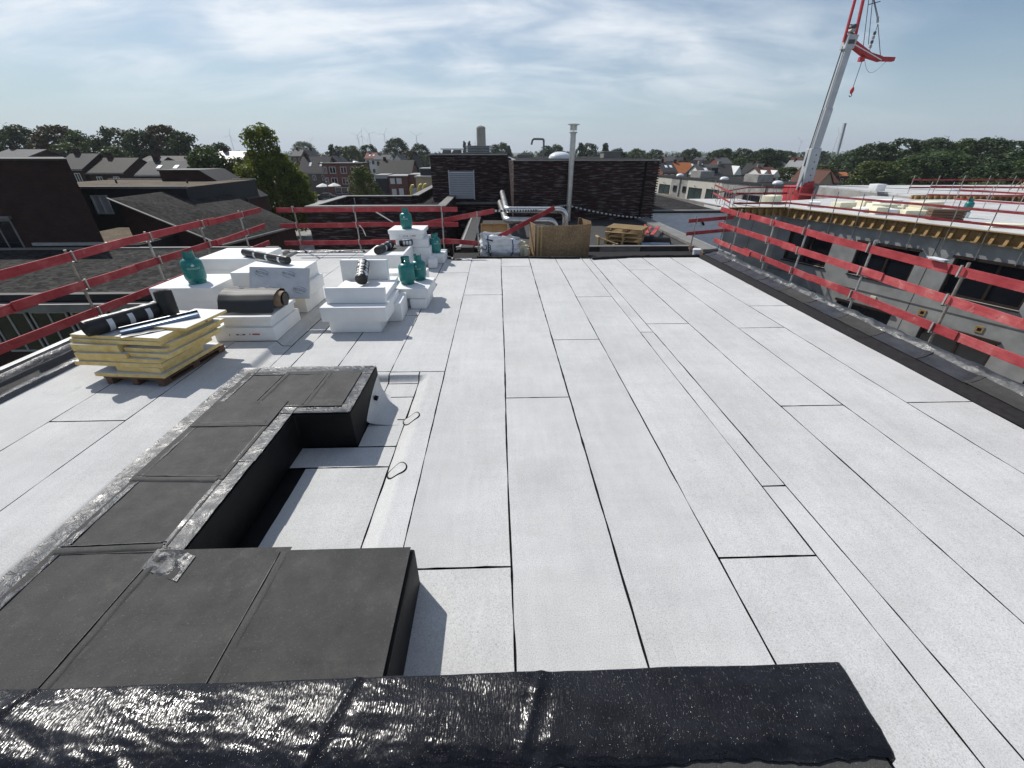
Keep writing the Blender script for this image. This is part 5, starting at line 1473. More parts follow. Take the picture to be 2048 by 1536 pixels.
for z in (16.2,19.5,21.5): MB().bar((41.25,62,z),(42.5-(z-15)*.1,62,z),.08,.08).build('jib_brace', M['cable'], cr_)
MB().bar((42.6,62,14.45),(44.9,62,13.35),.72,.62,(0,0,1)).build('fly_jib', M['redsteel'], cr_, bevel=.06)
MB().bar((44.7,62,13.42),(46.6,62,13.0),.58,.56,(0,0,1)).build('fly_jib', M['redsteel'], cr_, bevel=.06)
MB().bar((46.5,62,13.02),(48.3,62,12.98),.5,.42,(0,0,1)).build('fly_jib', M['redsteel'], cr_, bevel=.06)
MB().bar((42.7,61.62,14.3),(46.6,61.66,12.86),.02,.10).build('pale_stripe', M['whiteband'], cr_)
MB().box(44.0,44.6,61.8,62.2,12.75,13.2).build('bracket', M['redsteel'], cr_)
for a, b_ in (((41.15,62,1.5),(41.5,62,14.2)), ((41.22,62,1.5),(41.56,62,14.2)), ((44.45,62,13.0),(44.4,62,10.15)), ((42.6,62,19.5),(44.1,62,13.9)), ((42.4,62,21.5),(44.55,62,14.4)), ((44.9,62,16.3),(44.95,62,13.8)), ((44.9,62,16.3),(46.5,62,13.35)), ((43.3,62,18.6),(44.6,62,16.8)), ((43.4,62,18.6),(44.75,62,16.8))):
    MB().tube([a, b_], .035, 6).build('cable', M['cable'], cr_)
for k in range(4):
    t_ = k/4; c = Vector((44.88,62,15.6)).lerp(Vector((44.9,62,13.95)), t_)
    MB().bar(c, c+Vector((0,0,-.3)), .28, .12, (0,1,0)).build('link_plate', M['trim' if k % 2 else 'cable'], cr_)
MB().bar((44.62,62,16.9),(44.82,62,16.4),.22,.1,(0,1,0)).build('shackle', M['trim'], cr_)
MB().bar((43.0,62,18.0),(44.3,62,18.3),.08,.08).build('spreader', M['cable'], cr_)
pts = [(44.7+2.9*k/14, 62, 12.95-1.5*math.sin(math.pi*k/14)*(1-.3*k/14)) for k in range(15)]
MB().tube(pts, .022, 6).build('slack_cable', M['trim'], cr_)
MB().lathe([(.05,.0),(.16,.12),(.22,.35),(.16,.62),(.04,.75)], 14, (44.4,62,9.5)).build('hook_ball', M['redsteel'], cr_, smooth=True)
MB().tube([(44.4+.16*math.sin(q*.5), 62, 9.38-.16*math.cos(q*.5)+.0) for q in range(-3, 8)], .045, 8).build('hook', M['cable'], cr_, smooth=True)
KS = .726
cr_.location = (42*KS, 62*KS, 3.15+(GZ-3.15)*KS); cr_.scale = (KS, KS, KS)
c2_ = thing('far_crane', 'distant slim crane boom beside the wind turbine right of the big crane', 'crane', (189.8,260,GZ))
MB().bar((190.2,260,GZ),(188.2,260,16.8),1.1,1.1,(0,1,0)).build('boom', M['cranegrey'], c2_)
for k in range(10): MB().bar((189.2-.12*k,259.3,5+k*1.15),(190.2-.16*k,259.3,5.8+k*1.15),.12,.1).build('lattice', M['cable'], c2_)
MB().box(188,192,258,262,GZ,GZ+2.2).build('carriage', M['redsteel'], c2_, bevel=.2)

# ------------------------------------------------------------------ houses
HL = {'slate_long':'long slate roofed house behind the tan gravel roof','brown_left':'dark brown roofed house above the tan gravel roof','light_small':'small light grey roof between the brown and slate houses','brown_back':'low brown roofed house in front of the left trees','dark_far_left':'dark roofed house right of the tall left brick wall','grey_far_left':'pale grey roof at the far left edge above the brick wall','bright_roof':'house with a gleaming pale roof left of the maple','street_dark':'grey brick street house with steep dark roofs right of the maple','street_gable':'red brick gable rising behind the three storey red block','back_light':'far pale roofed house above the street houses','back_redgable':'far red gable house above the steep dark roofs','big_grey':'broad grey brown roof above the red shop row','red_sky':'small red roofed house with two skylights below the round trees','flat_grey':'low pale grey roof right of the small red roof','white_gable':'white gabled house above the broad grey brown roof','right_dark':'narrow dark gabled house just left of the plant house','grey_sky':'slate roof with two skylights next to the orange roof','orange':'house with a bright orange tiled roof behind the pale terrace','brown_mid':'wide brown roof behind the orange roofed house','grey_dormer':'pale slate roof with a dark dormer above the terrace domes','brown_white':'grey brown roof with a white gable end above the terrace','grey_far':'small pale roof in front of the trees left of the crane','row_a':'first pale roof of the far row right of the plant house','row_b':'slate roof in the far row right of the plant house','row_c':'brown roof in the far row below the tree line','row_d':'far white gable behind the orange roof','red_twin':'red brown roof with two white gables left of the crane','grey_beh':'dark gabled roof behind the two white gables','white_tri':'white triangular gable just left of the crane boom','light_crane':'gleaming pale roof left of the white triangular gable','pink_crane':'far red brown roof above the white triangular gable','brown_right':'red brown roof with chimney right of the crane boom','tan_right':'tan gabled house directly right of the crane boom','orange_small':'small orange roof peeping right of the brown chimney house'}
HOUSES = [
    ('slate_long',-49.8,-43.7,66,7,0.43,1.96,'slate','brickdark','side'),
    ('brown_left',-61.4,-56.4,72,8,0.46,2.26,'brown','brickdark','side'),
    ('light_small',-60.7,-58.4,82,7,1.02,2.27,'slatelight','brickdark','side'),
    ('brown_back',-73.0,-62.0,98,8,1.28,2.32,'brown','brickred','side'),
    ('dark_far_left',-66.1,-62.2,72,8,0.93,2.83,'dark','brickdark','side'),
    ('grey_far_left',-91.1,-84.5,88,8,2.37,3.48,'slatelight','brickdark','side'),
    ('bright_roof',-49.8,-45.4,84,7,1.24,3.15,'slatebright','brickred','side'),
    ('street_dark',-51.2,-44.0,122,9,-1.47,2.00,'dark','greybrick','side'),
    ('street_gable',-48.9,-44.1,134,9,-0.05,2.17,'slate','brickred','gable'),
    ('back_light',-70.6,-67.2,165,8,1.95,3.76,'slatelight','brickred','side'),
    ('back_redgable',-61.4,-58.3,150,8,1.51,3.69,'slatelight','brickred','gable'),
    ('big_grey',-28.5,-20.7,112,10,-1.22,1.32,'greybrown','brickred','side'),
    ('red_sky',-45.8,-42.3,165,8,1.19,2.84,'redtile','white','side'),
    ('flat_grey',-38.8,-34.2,150,8,1.09,2.31,'slatelight','white','side'),
    ('white_gable',-30.9,-27.9,140,8,0.84,2.64,'slate','white','gable'),
    ('right_dark',-24.1,-21.6,128,9,-0.64,2.57,'brown','greybrick','gable'),
    ('grey_sky',38.6,41.6,108,8,-0.83,0.95,'slate','brickred','side'),
    ('orange',41.7,46.0,108,8,-1.15,0.84,'orange','brickdark','side'),
    ('brown_mid',50.5,57.5,124,9,-1.19,1.10,'brown','brickdark','side'),
    ('grey_dormer',38.9,42.7,88,7,-0.70,0.91,'slatelight','white','side'),
    ('brown_white',42.8,46.8,88,7,-0.79,0.87,'greybrown','white','side'),
    ('grey_far',69.2,73.0,145,8,0.01,1.48,'slatelight','brickred','side'),
    ('row_a',72.2,76.3,200,8,-0.21,1.44,'slatelight','brickred','side'),
    ('row_b',83.0,86.7,215,8,-0.47,1.11,'slate','brickred','side'),
    ('row_c',93.7,98.6,230,8,-0.29,1.19,'brown','brickred','side'),
    ('row_d',78.1,81.7,180,8,-0.23,1.30,'slate','white','gable'),
    ('red_twin',64.6,68.9,112,8,-1.88,-0.26,'redbrown','white','side'),
    ('grey_beh',72.1,75.5,128,9,-2.47,0.25,'dark','brickdark','gable'),
    ('white_tri',98.1,101.1,150,8,-1.99,0.60,'slatebright','white','gable'),
    ('light_crane',97.7,101.9,162,8,-1.34,0.40,'slatebright','greybrick','side'),
    ('pink_crane',128.4,132.3,200,8,-0.62,1.24,'redbrown','brickred','side'),
    ('brown_right',66.3,70.7,94,8,-2.37,-0.15,'redbrown','brickred','side'),
    ('tan_right',62.5,65.3,88,9,-2.33,-0.11,'redbrown','tan','gable'),
    ('orange_small',88.7,92.2,118,7,-2.29,-1.62,'orange','brickred','side'),
]
for n, x0, x1, y, d, ze, zr, rc, wc, orient in HOUSES:
    cx = (x0+x1)/2
    h = thing('house', HL[n], 'house', (cx, y+d/2, GZ), 'houses of the town')
    o_ = .25
    if orient == 'side':
        ym = y+d/2
        MB().add([(x0,y,GZ),(x1,y,GZ),(x1,y+d,GZ),(x0,y+d,GZ),(x0,y,ze),(x1,y,ze),(x1,y+d,ze),(x0,y+d,ze),(x0,ym,zr-.1),(x1,ym,zr-.1)],
                 [(0,3,2,1),(0,1,5,4),(2,3,7,6),(1,2,6,9,5),(3,0,4,8,7),(4,5,9,8),(6,7,8,9)]).build('wall', M[wc], h)
        sl = (zr-ze)/(d/2)
        rf = MB().add([(x0-o_,y-.3,ze-.3*sl+.12),(x1+o_,y-.3,ze-.3*sl+.12),(x1+o_,ym,zr+.12),(x0-o_,ym,zr+.12),(x0-o_,y+d+.3,ze-.3*sl+.12),(x1+o_,y+d+.3,ze-.3*sl+.12),
                       (x0-o_,y-.3,ze-.3*sl-.04),(x1+o_,y-.3,ze-.3*sl-.04),(x1+o_,ym,zr-.04),(x0-o_,ym,zr-.04),(x0-o_,y+d+.3,ze-.3*sl-.04),(x1+o_,y+d+.3,ze-.3*sl-.04)],
                      [(0,1,2,3),(3,2,5,4),(7,6,9,8),(8,9,10,11),(0,6,7,1),(4,5,11,10),(0,3,9,6),(3,4,10,9),(1,7,8,2),(2,8,11,5)]).build('roof', M['roof_'+rc], h)
        MB().box(x0-o_,x1+o_,y-.42,y-.30,ze-.3*sl-.08,ze-.3*sl+.06).build('gutter', M['trim' if n in ('street_dark','bright_roof','slate_long') else 'greytrim'], rf)
        MB().box(x0+.5,x0+1.1,ym-.3,ym+.3,zr-.4,zr+.75).build('chimney', M['brickdark' if wc != 'white' else 'greytrim'], rf)
        if n in ('red_sky','grey_sky','grey_dormer','brown_mid','street_dark','slate_long'):
            for f in (.3,.68):
                xs0 = x0+(x1-x0)*f; ya = y+d*.18; yb = y+d*.30
                za = ze+sl*(ya-y)+.13; zb = ze+sl*(yb-y)+.13
                MB().add([(xs0,ya,za),(xs0+.55,ya,za),(xs0+.55,yb,zb),(xs0,yb,zb),(xs0,ya,za+.06),(xs0+.55,ya,za+.06),(xs0+.55,yb,zb+.06),(xs0,yb,zb+.06)], [(0,3,2,1),(4,5,6,7),(0,1,5,4),(1,2,6,5),(2,3,7,6),(3,0,4,7)]).build('skylight', M['dome'], rf)
    else:
        xm = cx
        MB().add([(x0,y,GZ),(x1,y,GZ),(x1,y+d,GZ),(x0,y+d,GZ),(x0,y,ze),(x1,y,ze),(x1,y+d,ze),(x0,y+d,ze),(xm,y,zr-.1),(xm,y+d,zr-.1)],
                 [(0,3,2,1),(0,1,5,8,4),(2,3,7,9,6),(1,2,6,5),(3,0,4,7),(4,8,9,7),(5,6,9,8)]).build('wall', M[wc], h)
        rf = MB().add([(x0-.2,y-o_,ze-.1),(xm,y-o_,zr+.1),(x1+.2,y-o_,ze-.1),(x0-.2,y+d+o_,ze-.1),(xm,y+d+o_,zr+.1),(x1+.2,y+d+o_,ze-.1),
                       (x0-.2,y-o_,ze-.26),(xm,y-o_,zr-.06),(x1+.2,y-o_,ze-.26),(x0-.2,y+d+o_,ze-.26),(xm,y+d+o_,zr-.06),(x1+.2,y+d+o_,ze-.26)],
                      [(0,1,4,3),(1,2,5,4),(6,9,10,7),(7,10,11,8),(0,6,7,1),(1,7,8,2),(3,4,10,9),(4,5,11,10),(0,3,9,6),(2,8,11,5)]).build('roof', M['roof_'+rc], h)
        MB().box(xm-.3,xm+.3,y+d*.6,y+d*.6+.6,zr-.4,zr+.7).build('chimney', M['brickdark'], rf)
    wx = x1-x0; nw = max(2, int(wx/1.9)); rects = []
    for zt in (ze-.55, ze-3.2):
        if zt-1.3 < GZ+.4: continue
        for k in range(nw):
            c = x0+wx*(k+.5)/nw; rects.append((c-.42, c+.42, zt-1.25, zt))
    windows(h, None, rects, y, 'whiteframe' if wc != 'white' else 'greytrim', 'glass', 1)
# two white cross gables on the red twin house
for o in bpy.data.objects:
    if o.get('label') == HL['red_twin']:
        for xg in (65.3, 67.9):
            MB().add([(xg-1.1,111.5,-2.2),(xg+1.1,111.5,-2.2),(xg,111.5,-.75),(xg-1.1,114.5,-2.2),(xg+1.1,114.5,-2.2),(xg,114.5,-.75)], [(0,1,2),(5,4,3),(0,3,4,1),(1,4,5,2),(2,5,3,0)]).build('cross_gable', M['white'], o)
    if o.get('label') == HL['brown_white']:
        MB().add([(45.1,87.9,-.85),(46.8,87.9,-.85),(46.0,87.9,.82),(45.1,91.4,-.85),(46.8,91.4,-.85),(46.0,91.4,.82)], [(0,1,2),(5,4,3),(0,3,4,1),(1,4,5,2),(2,5,3,0)]).build('cross_gable', M['white'], o)
    if o.get('label') == HL['grey_dormer']:
        MB().box(40.9,42.2,88.4,91.5,-.6,.55).build('dormer', M['darkwall'], o)

r3 = thing('red_block', 'three storey red brick block with white windows behind the round bush', 'building', (-39,123,GZ))
MB().box(-43.6,-34.6,118,128,GZ,.55).build('wall', M['brickred'], r3)
MB().box(-44.3,-34.2,117.5,128.3,.552,.75).build('roof_edge', M['darkwall'], r3)
windows(r3, None, [(x,x+1.5,z,z+1.5) for x in (-41.9,-39.2,-36.7) for z in (-1.55,-4.0)], 118, 'whiteframe', 'glass', 1, .12)
windows(r3, None, [(-43.4,-42.6,-1.55,-.05), (-43.4,-42.6,-4.0,-2.5), (-41.4,-38.2,-6.2,-4.7)], 118, 'whiteframe', 'glass', 1, .12)
MB().lathe([(.75,0),(.75,.15),(.5,.38),(.02,.45)], 16, (-35.8,120,.75)).build('roof_dome', M['dome'], r3, smooth=True)
r4 = thing('red_shop_row', 'low red brick shop row with pale shutters left of the plant house', 'building', (-20,108,GZ))
MB().box(-24.4,-20.2,104,112,GZ,-1.6).build('wall', M['brickred'], r4)
MB().box(-20.1,-15.6,105,112,GZ,-1.35).build('wall', M['brickred'], r4)
MB().box(-24.6,-20.1,103.7,112.1,-1.59,-1.42).build('roof_edge', M['trim'], r4)
MB().box(-20.05,-15.4,104.7,112.1,-1.345,-1.2).build('roof_edge', M['trim'], r4)
windows(r4, None, [(-24.0,-23.0,-3.1,-1.95), (-22.6,-21.5,-3.1,-1.95), (-23.9,-22.9,-5.7,-4.1)], 104, 'whiteframe', 'white', 0)
windows(r4, None, [(-19.6,-17.9,-6.0,-3.9), (-17.4,-16.0,-6.0,-3.9)], 105, 'trim', 'louvre', 1)
MB().box(-22.3,-21.3,103.9,103.99,-6.2,-4.0).build('door', M['whiteframe'], r4)
r5 = thing('dark_shed', 'dark flat roofed shed with pale band right of the round bush', 'shed', (-26,107,GZ))
MB().box(-27.2,-24.6,104,110,GZ,-2.0).build('wall', M['darkwall'], r5)
MB().box(-27.3,-24.55,103.9,110.1,-1.998,-1.25).build('fascia', M['trim'], r5)
r6 = thing('beige_store', 'beige flat roofed store with blue box on top left of the plant house', 'building', (-13.6,88,GZ))
MB().box(-15.0,-11.0,85,92,GZ,-.9).build('wall', M['tan'], r6)
MB().box(-15.2,-10.8,84.8,92.2,-.898,-.68).build('roof_edge', M['trim'], r6)
MB().box(-14.4,-11.5,87,91,-.68,.42).build('roof_box', M['navy'], r6, bevel=.03)
MB().box(-14.5,-11.4,86.9,91.1,.425,.55).build('roof_box_lid', M['trim'], r6)
for k, (x, y, lab) in enumerate(((-15.1,80,'leftmost'), (-14.0,81.5,'middle'), (-13.3,82.5,'rightmost'))):
    tag(MB().tube([(x,y,GZ),(x,y,-2.4),(x+.25,y,-1.95),(x+.6,y,-1.9)], .22, 10).build('yellow_chute', M['yellowplastic'], smooth=True), lab+' yellow chute by the beige store', 'chute', 'yellow chutes')
for k, (x, y, lab) in enumerate(((-40.4,107.5,'left cream parasol in front of the red block'), (-38.3,109.0,'right cream parasol in front of the red block'))):
    t = thing('parasol', lab, 'parasol', (x,y,GZ), 'cream parasols on the square')
    MB().lathe([(1.6,0),(1.5,.12),(.8,.45),(.02,.72)], 8, (x,y,-3.85), cap=False).build('canopy', M['umbrella'], t)
    MB().tube([(x,y,GZ),(x,y,-3.2)], .05, 8).build('pole', M['cable'], t)
def car(lab, x, y, rot, mat):
    t = thing('parked_car', lab, 'car', (0,0,0), 'cars on the street')
    prof = [(-2.1,.35),(-2.15,.75),(-1.9,.95),(-1.25,1.0),(-.75,1.42),(.75,1.45),(1.45,1.0),(2.05,.88),(2.15,.5),(2.1,.35)]
    n = len(prof)
    MB().add([(px,-.85,pz) for px,pz in prof]+[(px,.85,pz) for px,pz in prof], [tuple(range(n)), tuple(range(2*n-1,n-1,-1))]+[(i,(i+1) % n,n+(i+1) % n,n+i) for i in range(n)]).build('body', M[mat], t, bevel=.06, smooth=True, local=True)
    for sy in (-.86,.86):
        MB().add([(-1.1,sy,1.02),(-.7,sy,1.36),(.7,sy,1.38),(1.25,sy,1.02)], [(0,1,2,3)]).build('window', M['glass'], t, local=True)
        for sx in (-1.35,1.35):
            w = MB().tube([(sx,sy-.1,.33),(sx,sy+.02*(1 if sy > 0 else -1)+(.0),.33)], .33, 16).build('wheel', M['black'], t, local=True)
    t.location = (x, y, GZ+.01); t.rotation_euler = (0,0,R(rot))
car('dark car parked under the cream parasols', -38.6, 103.5, 5, 'carpaint')
car('second dark car parked left of the lamp post on the square', -42.5, 101.0, 60, 'pirgrey')
lp = thing('street_lamp', 'slim dark street lamp on the square left of the round bush', 'street lamp', (-35.9,98,GZ))
MB().tube([(-35.9,98,GZ),(-35.9,98,-2.7)], .08, 8).build('pole', M['cable'], lp)
MB().lathe([(.12,0),(.28,.1),(.2,.35),(.03,.42)], 12, (-35.9,98,-2.7)).build('lamp_head', M['cable'], lp)

# ------------------------------------------------------------------ tower and turbines
tw = thing('water_tower', 'tall octagonal concrete water tower on the horizon behind the plant house', 'tower', (-14.1,424,GZ))
MB().lathe([(3.75,0),(3.6,26.5),(3.95,26.8),(3.95,27.6),(3.4,28.6),(.3,29.6)], 8, (-14.1,424,GZ)).build('shaft', M['towerconc'], tw)
for k in range(8):
    a = k*math.pi/4
    MB().bar((-14.1+3.7*math.cos(a),424+3.7*math.sin(a),GZ),(-14.1+3.6*math.cos(a),424+3.6*math.sin(a),GZ+26.4),.5,.5).build('rib', M['towerconc'], tw)
def turbine(x, y, zt, rot, lab, grp='wind turbines on the horizon'):
    t = thing('wind_turbine', lab, 'wind turbine', (x, y, GZ), grp)
    MB().tube([(x,y,GZ),(x,y,zt)], [2.0,1.2], 10).build('mast', M['turbine'], t, smooth=True)
    MB().box(x-1.6,x+1.6,y-4,y+4,zt-1,zt+2).build('nacelle', M['turbine'], t)
    for k in range(3):
        a = R(rot+k*120)
        MB().bar((x,y-5,zt+.5),(x+36*math.sin(a),y-5,zt+.5+36*math.cos(a)),1.1,1.7,(0,1,0)).build('blade', M['turbine'], t)
for i, (x, zt, rot, lab) in enumerate([(-1409,77,20,'wind turbine above the pale roof left of the maple'), (-742,80,50,'first of two close wind turbines above the street houses'), (-720,76,10,'second of two close wind turbines above the street houses'),
        (-680,88,80,'tallest of the wind turbines in the middle distance'), (-602,84,35,'wind turbine above the round dark trees'), (-431,77,65,'wind turbine between the round trees and the plant house'),
        (1866,86,95,'wind turbine beside the far slim crane'), (-1000,44,40,'very faint low turbine right of the maple'), (-120,45,15,'very faint low turbine behind the water tower'), (1671,52,70,'very faint turbine left of the big crane boom')]):
    turbine(x, 2600, zt, rot, lab)

# ------------------------------------------------------------------ trees
def leaves(mb, c, rad, n, size, rr):
    for _ in range(n):
        while True:
            p = Vector((rr.uniform(-1,1), rr.uniform(-1,1), rr.uniform(-1,1)))
            if p.length < 1: break
        p = p.normalized()*(p.length**.5)
        q = c + Vector((p.x*rad, p.y*rad, p.z*rad*.8))
        s_ = size*rr.uniform(.6,1.3)
        u = Vector((rr.gauss(0,1), rr.gauss(0,1), rr.gauss(0,.7))).normalized()
        nrm = (p + Vector((rr.gauss(0,.5), rr.gauss(0,.5), rr.gauss(.3,.5)))).normalized()
        a = u - nrm*u.dot(nrm)
        if a.length < .05: continue
        a.normalize(); b_ = nrm.cross(a)
        mb.add([q-a*s_, q+b_*s_*.6, q+a*s_, q-b_*s_*.6], [(0,1,2,3)])
def crown_mesh(seed, prof, nclump, per, crad, size, zr_=(2.5,10)):
    """prof(t) -> radius for t in 0..1 from crown base to top"""
    rr = random.Random(seed); mb = MB(); cs = []
    for _ in range(nclump):
        t = rr.random(); a = rr.uniform(0, 2*math.pi)
        R_ = prof(t)*(1+.22*nz(math.cos(a)*1.5+seed, math.sin(a)*1.5, t*3))
        k = rr.uniform(.45,1.0)**.6
        c = Vector((math.cos(a)*R_*k, math.sin(a)*R_*k, zr_[0]+(zr_[1]-zr_[0])*t))
        cs.append(c)
        leaves(mb, c, crad*rr.uniform(.6,1.25), per, size, rr)
    return mb, cs
def trunk_mesh(cs, rr, h=10, r=.22, nl=9):
    mb = MB(); top = h*.8
    mb.tube([(0,0,-.2),(.1,.05,h*.25),(-.05,.1,h*.5),(.05,0,top)], [r,r*.8,r*.5,r*.15], 8)
    for c in rr.sample(cs, min(nl, len(cs))):
        z0 = min(top*.9, max(h*.18, c.z*.55))
        mb.tube([(0,0,z0), (c.x*.5, c.y*.5, (z0+c.z)/2+.2), tuple(c)], [r*.4, r*.22, r*.06], 5)
    return mb
PRO = {}
def proto(key, seed, prof, mat, nclump=70, per=55, crad=.75, size=.20, zr_=(1.6,10)):
    nclump = int(nclump*2.1); per = int(per*.8); crad *= 1.12; size *= 1.15
    t = thing('tree', 'x', 'tree')
    mb, cs = crown_mesh(seed, prof, nclump, per, crad, size, zr_)
    mb.build('crown', M[mat], t, local=True, recalc=False)
    trunk_mesh(cs, random.Random(seed)).build('trunk', M['bark'], t, local=True, smooth=True)
    PRO[key] = [t, 0]
rnd_prof = lambda t: 3.3*math.sin(math.pi*(.12+.83*t))**.7
wide_prof = lambda t: 4.2*math.sin(math.pi*(.16+.79*t))**.8
pop_prof = lambda t: .95*math.sin(math.pi*(.10+.84*t))**.6
con_prof = lambda t: 2.4*(1-t)**.8+.15
proto('round', 1, rnd_prof, 'leaf_dark')
proto('round2', 2, rnd_prof, 'leaf_mid', 64, 55)
proto('wide', 3, wide_prof, 'leaf_dark', 90, 55)
proto('wide2', 4, wide_prof, 'leaf_mid', 90, 50)
proto('olive', 5, rnd_prof, 'leaf_olive', 70, 55)
proto('poplar', 6, pop_prof, 'leaf_dark', 40, 45, .45)
proto('copper', 7, rnd_prof, 'leaf_copper', 66, 50)
proto('conifer', 8, con_prof, 'leaf_dark', 60, 50, .5)
def tree(key, x, y, zt, w, lab, grp=None, rot=None):
    p = PRO[key]
    o = p[0] if p[1] == 0 else copy_tree(p[0]); p[1] = 1
    hgt = zt-GZ
    base = {'round':6.6,'round2':6.6,'wide':8.4,'wide2':8.4,'olive':6.6,'poplar':2.4,'copper':6.6,'conifer':4.6}[key]
    o.location = (x, y, GZ); sc = w/base
    o.scale = (sc, sc, hgt/10.3); o.rotation_euler = (0,0,rnd.uniform(0,6.28) if rot is None else rot)
    o['label'] = lab
    if grp: o['group'] = grp
    elif 'group' in o: del o['group']
    return o
G1 = 'dark trees beyond the left houses'
for k, x, y, zt, w, lab in [('wide',-117,122,8.6,13,'leftmost dark broad tree above the left brick wall'), ('copper',-106,120,8.6,12,'rust tinged tree second from the left edge'), ('wide2',-97.5,116,7.2,10,'lower tree between the rust tinged and the tall dark trees'),
        ('round',-92.5,120,8.3,10,'tall dark tree above the brown roofed house'), ('wide',-85.5,118,7.6,10,'broad dark tree above the slate roofed house'), ('copper',-81.5,121,8.7,11,'tallest feathery tree of the left group'), ('round',-75.5,118,7.4,9,'last tree at the right end of the left group'),
        ('olive',-89,101,4.6,7,'pale green bushy tree in front of the left group'), ('round2',-82,104,4.2,7,'small green tree below the left group'), ('wide2',-123,112,6.5,12,'tree cut by the left edge of the view'), ('round',-70.5,124,5.2,6,'small tree right of the left group')]:
    tree(k, x, y, zt, w, lab, G1)
G2 = 'wood on the right'
for k, x, y, zt, w, lab in [('wide',106,131,5.2,13,'leftmost dark tree of the right wood'), ('round',110,126,6.3,11,'tall dark tree second in the right wood'), ('wide',113.5,121,6.2,13,'broad dark tree in the middle of the right wood skyline'), ('wide2',118,119,5.8,13,'broad tree right of the middle of the right wood'),
        ('wide',122.5,116,6.1,13,'tall broad tree near the right edge of the wood'), ('round',128.5,115,5.6,12,'dark tree cut by the right edge of the view'), ('olive',74.5,90,1.5,9,'pale olive tree right of the brown roofed chimney house'), ('wide2',83,92,2.3,11,'large round green tree in front of the right wood'),
        ('wide',90,96,2.6,11,'dark tree behind the large round green tree'), ('round2',96,98,3.3,11,'mid green tree in the centre of the right wood'), ('wide',88,80,1.4,9,'low dark tree above the white roof at the right'), ('wide2',95,82,2.2,10,'round green tree near the right edge of the view'), ('round',102,90,3.4,10,'dark tree behind the right edge round tree'),
        ('wide',124,160,4.0,13,'far dark tree left of the right wood'), ('round',116,152,3.0,11,'far tree between crane and right wood'), ('wide2',107,112,3.4,12,'tree filling the left flank of the right wood'), ('wide',100,108,3.0,12,'low dark tree in the gap of the right wood'),
        ('olive',78,72,-1.2,7,'low olive bush at the edge of the right roof'), ('round2',85,72,-.6,8,'low green bush right of the olive bush'), ('conifer',81,70,.6,4,'pointed grey green shrub by the right roof'), ('olive',92,73,-.4,8,'olive bush at the right end behind the roof'), ('wide2',71,78,-1.8,8,'low hedge like tree behind the far pink rail')]:
    tree(k, x, y, zt, w, lab, G2)
G3 = 'trees in the middle distance'
for k, x, y, zt, w, lab in [('wide',-48.4,232,8.8,14,'big round dark tree left of the plant house'), ('round',-55,205,5.9,9,'tree left of the big round dark tree'), ('olive',-58,190,5.2,9,'pale tree above the red block'), ('round',-63,192,5.2,7,'dark narrow tree above the street houses'), ('poplar',-66,192,5.8,3,'slim poplar above the street houses'),
        ('round2',-160,400,10.6,18,'hazy round tree far behind the maple'), ('wide',-41,252,6.8,12,'broad dark tree between round tree and plant house'), ('copper',-33,180,3.6,9,'brownish tree above the narrow gabled house'), ('poplar',-20.5,300,9.0,2.6,'left of two thin poplars beside the water tower'), ('poplar',-17.6,300,9.0,2.6,'right of two thin poplars beside the water tower'),
        ('round',-1.3,262,6.8,6,'first small dark tree right of the roof vent'), ('round2',2.6,262,7.6,8,'second small tree right of the roof vent'), ('conifer',6.2,262,6.4,5,'pointed tree right of the roof vent'), ('round',25.1,242,6.0,8,'left dark tree above the roof dome'), ('round2',29.8,242,6.4,8,'right dark tree above the roof dome'),
        ('poplar',36,205,6.6,3.5,'slim tree left of the flue'), ('round',43,222,6.7,9,'dark tree right of the flue'), ('poplar',46.5,205,6.5,3.2,'slim tree second right of the flue'), ('wide',52,205,4.4,10,'low broad tree above the plant house roof box'), ('wide2',61,205,4.2,12,'low broad tree right of the roof box'),
        ('round',72,215,4.2,9,'dark tree above the first far row roof'), ('wide',91,222,4.4,12,'broad tree above the orange roof'), ('round',96,205,4.0,8,'conical dark tree right of the orange roof'), ('conifer',86,190,3.0,6,'dark pointed tree behind the far row'), ('wide',88,182,4.2,11,'dark broad tree left in the mid right grove'),
        ('round',90,172,4.3,9,'tall tree of the mid right grove'), ('wide',95,166,4.1,12,'broad dark tree in the mid right grove'), ('round',99,166,3.8,10,'last dark tree of the mid right grove'), ('wide2',78,150,1.2,10,'green tree in front of the mid right grove'), ('olive',76,120,-.3,9,'olive hedge tree left of the crane boom'),
        ('wide',162,262,3.6,16,'far broad tree left of the crane boom'), ('round',180,262,3.6,14,'far round tree right of the crane boom'), ('olive',86.5,122,.2,8,'small olive tree right of the crane boom'), ('round2',-36.5,61,3.7,5.5,'bright green tree left of the maple'), ('olive',-34.0,63,2.4,5,'lower green tree between bright tree and maple')]:
    tree(k, x, y, zt, w, lab, G3)
for key, (o, used) in PRO.items():
    if not used:
        for c in list(o.children): bpy.data.objects.remove(c)
        bpy.data.objects.remove(o)
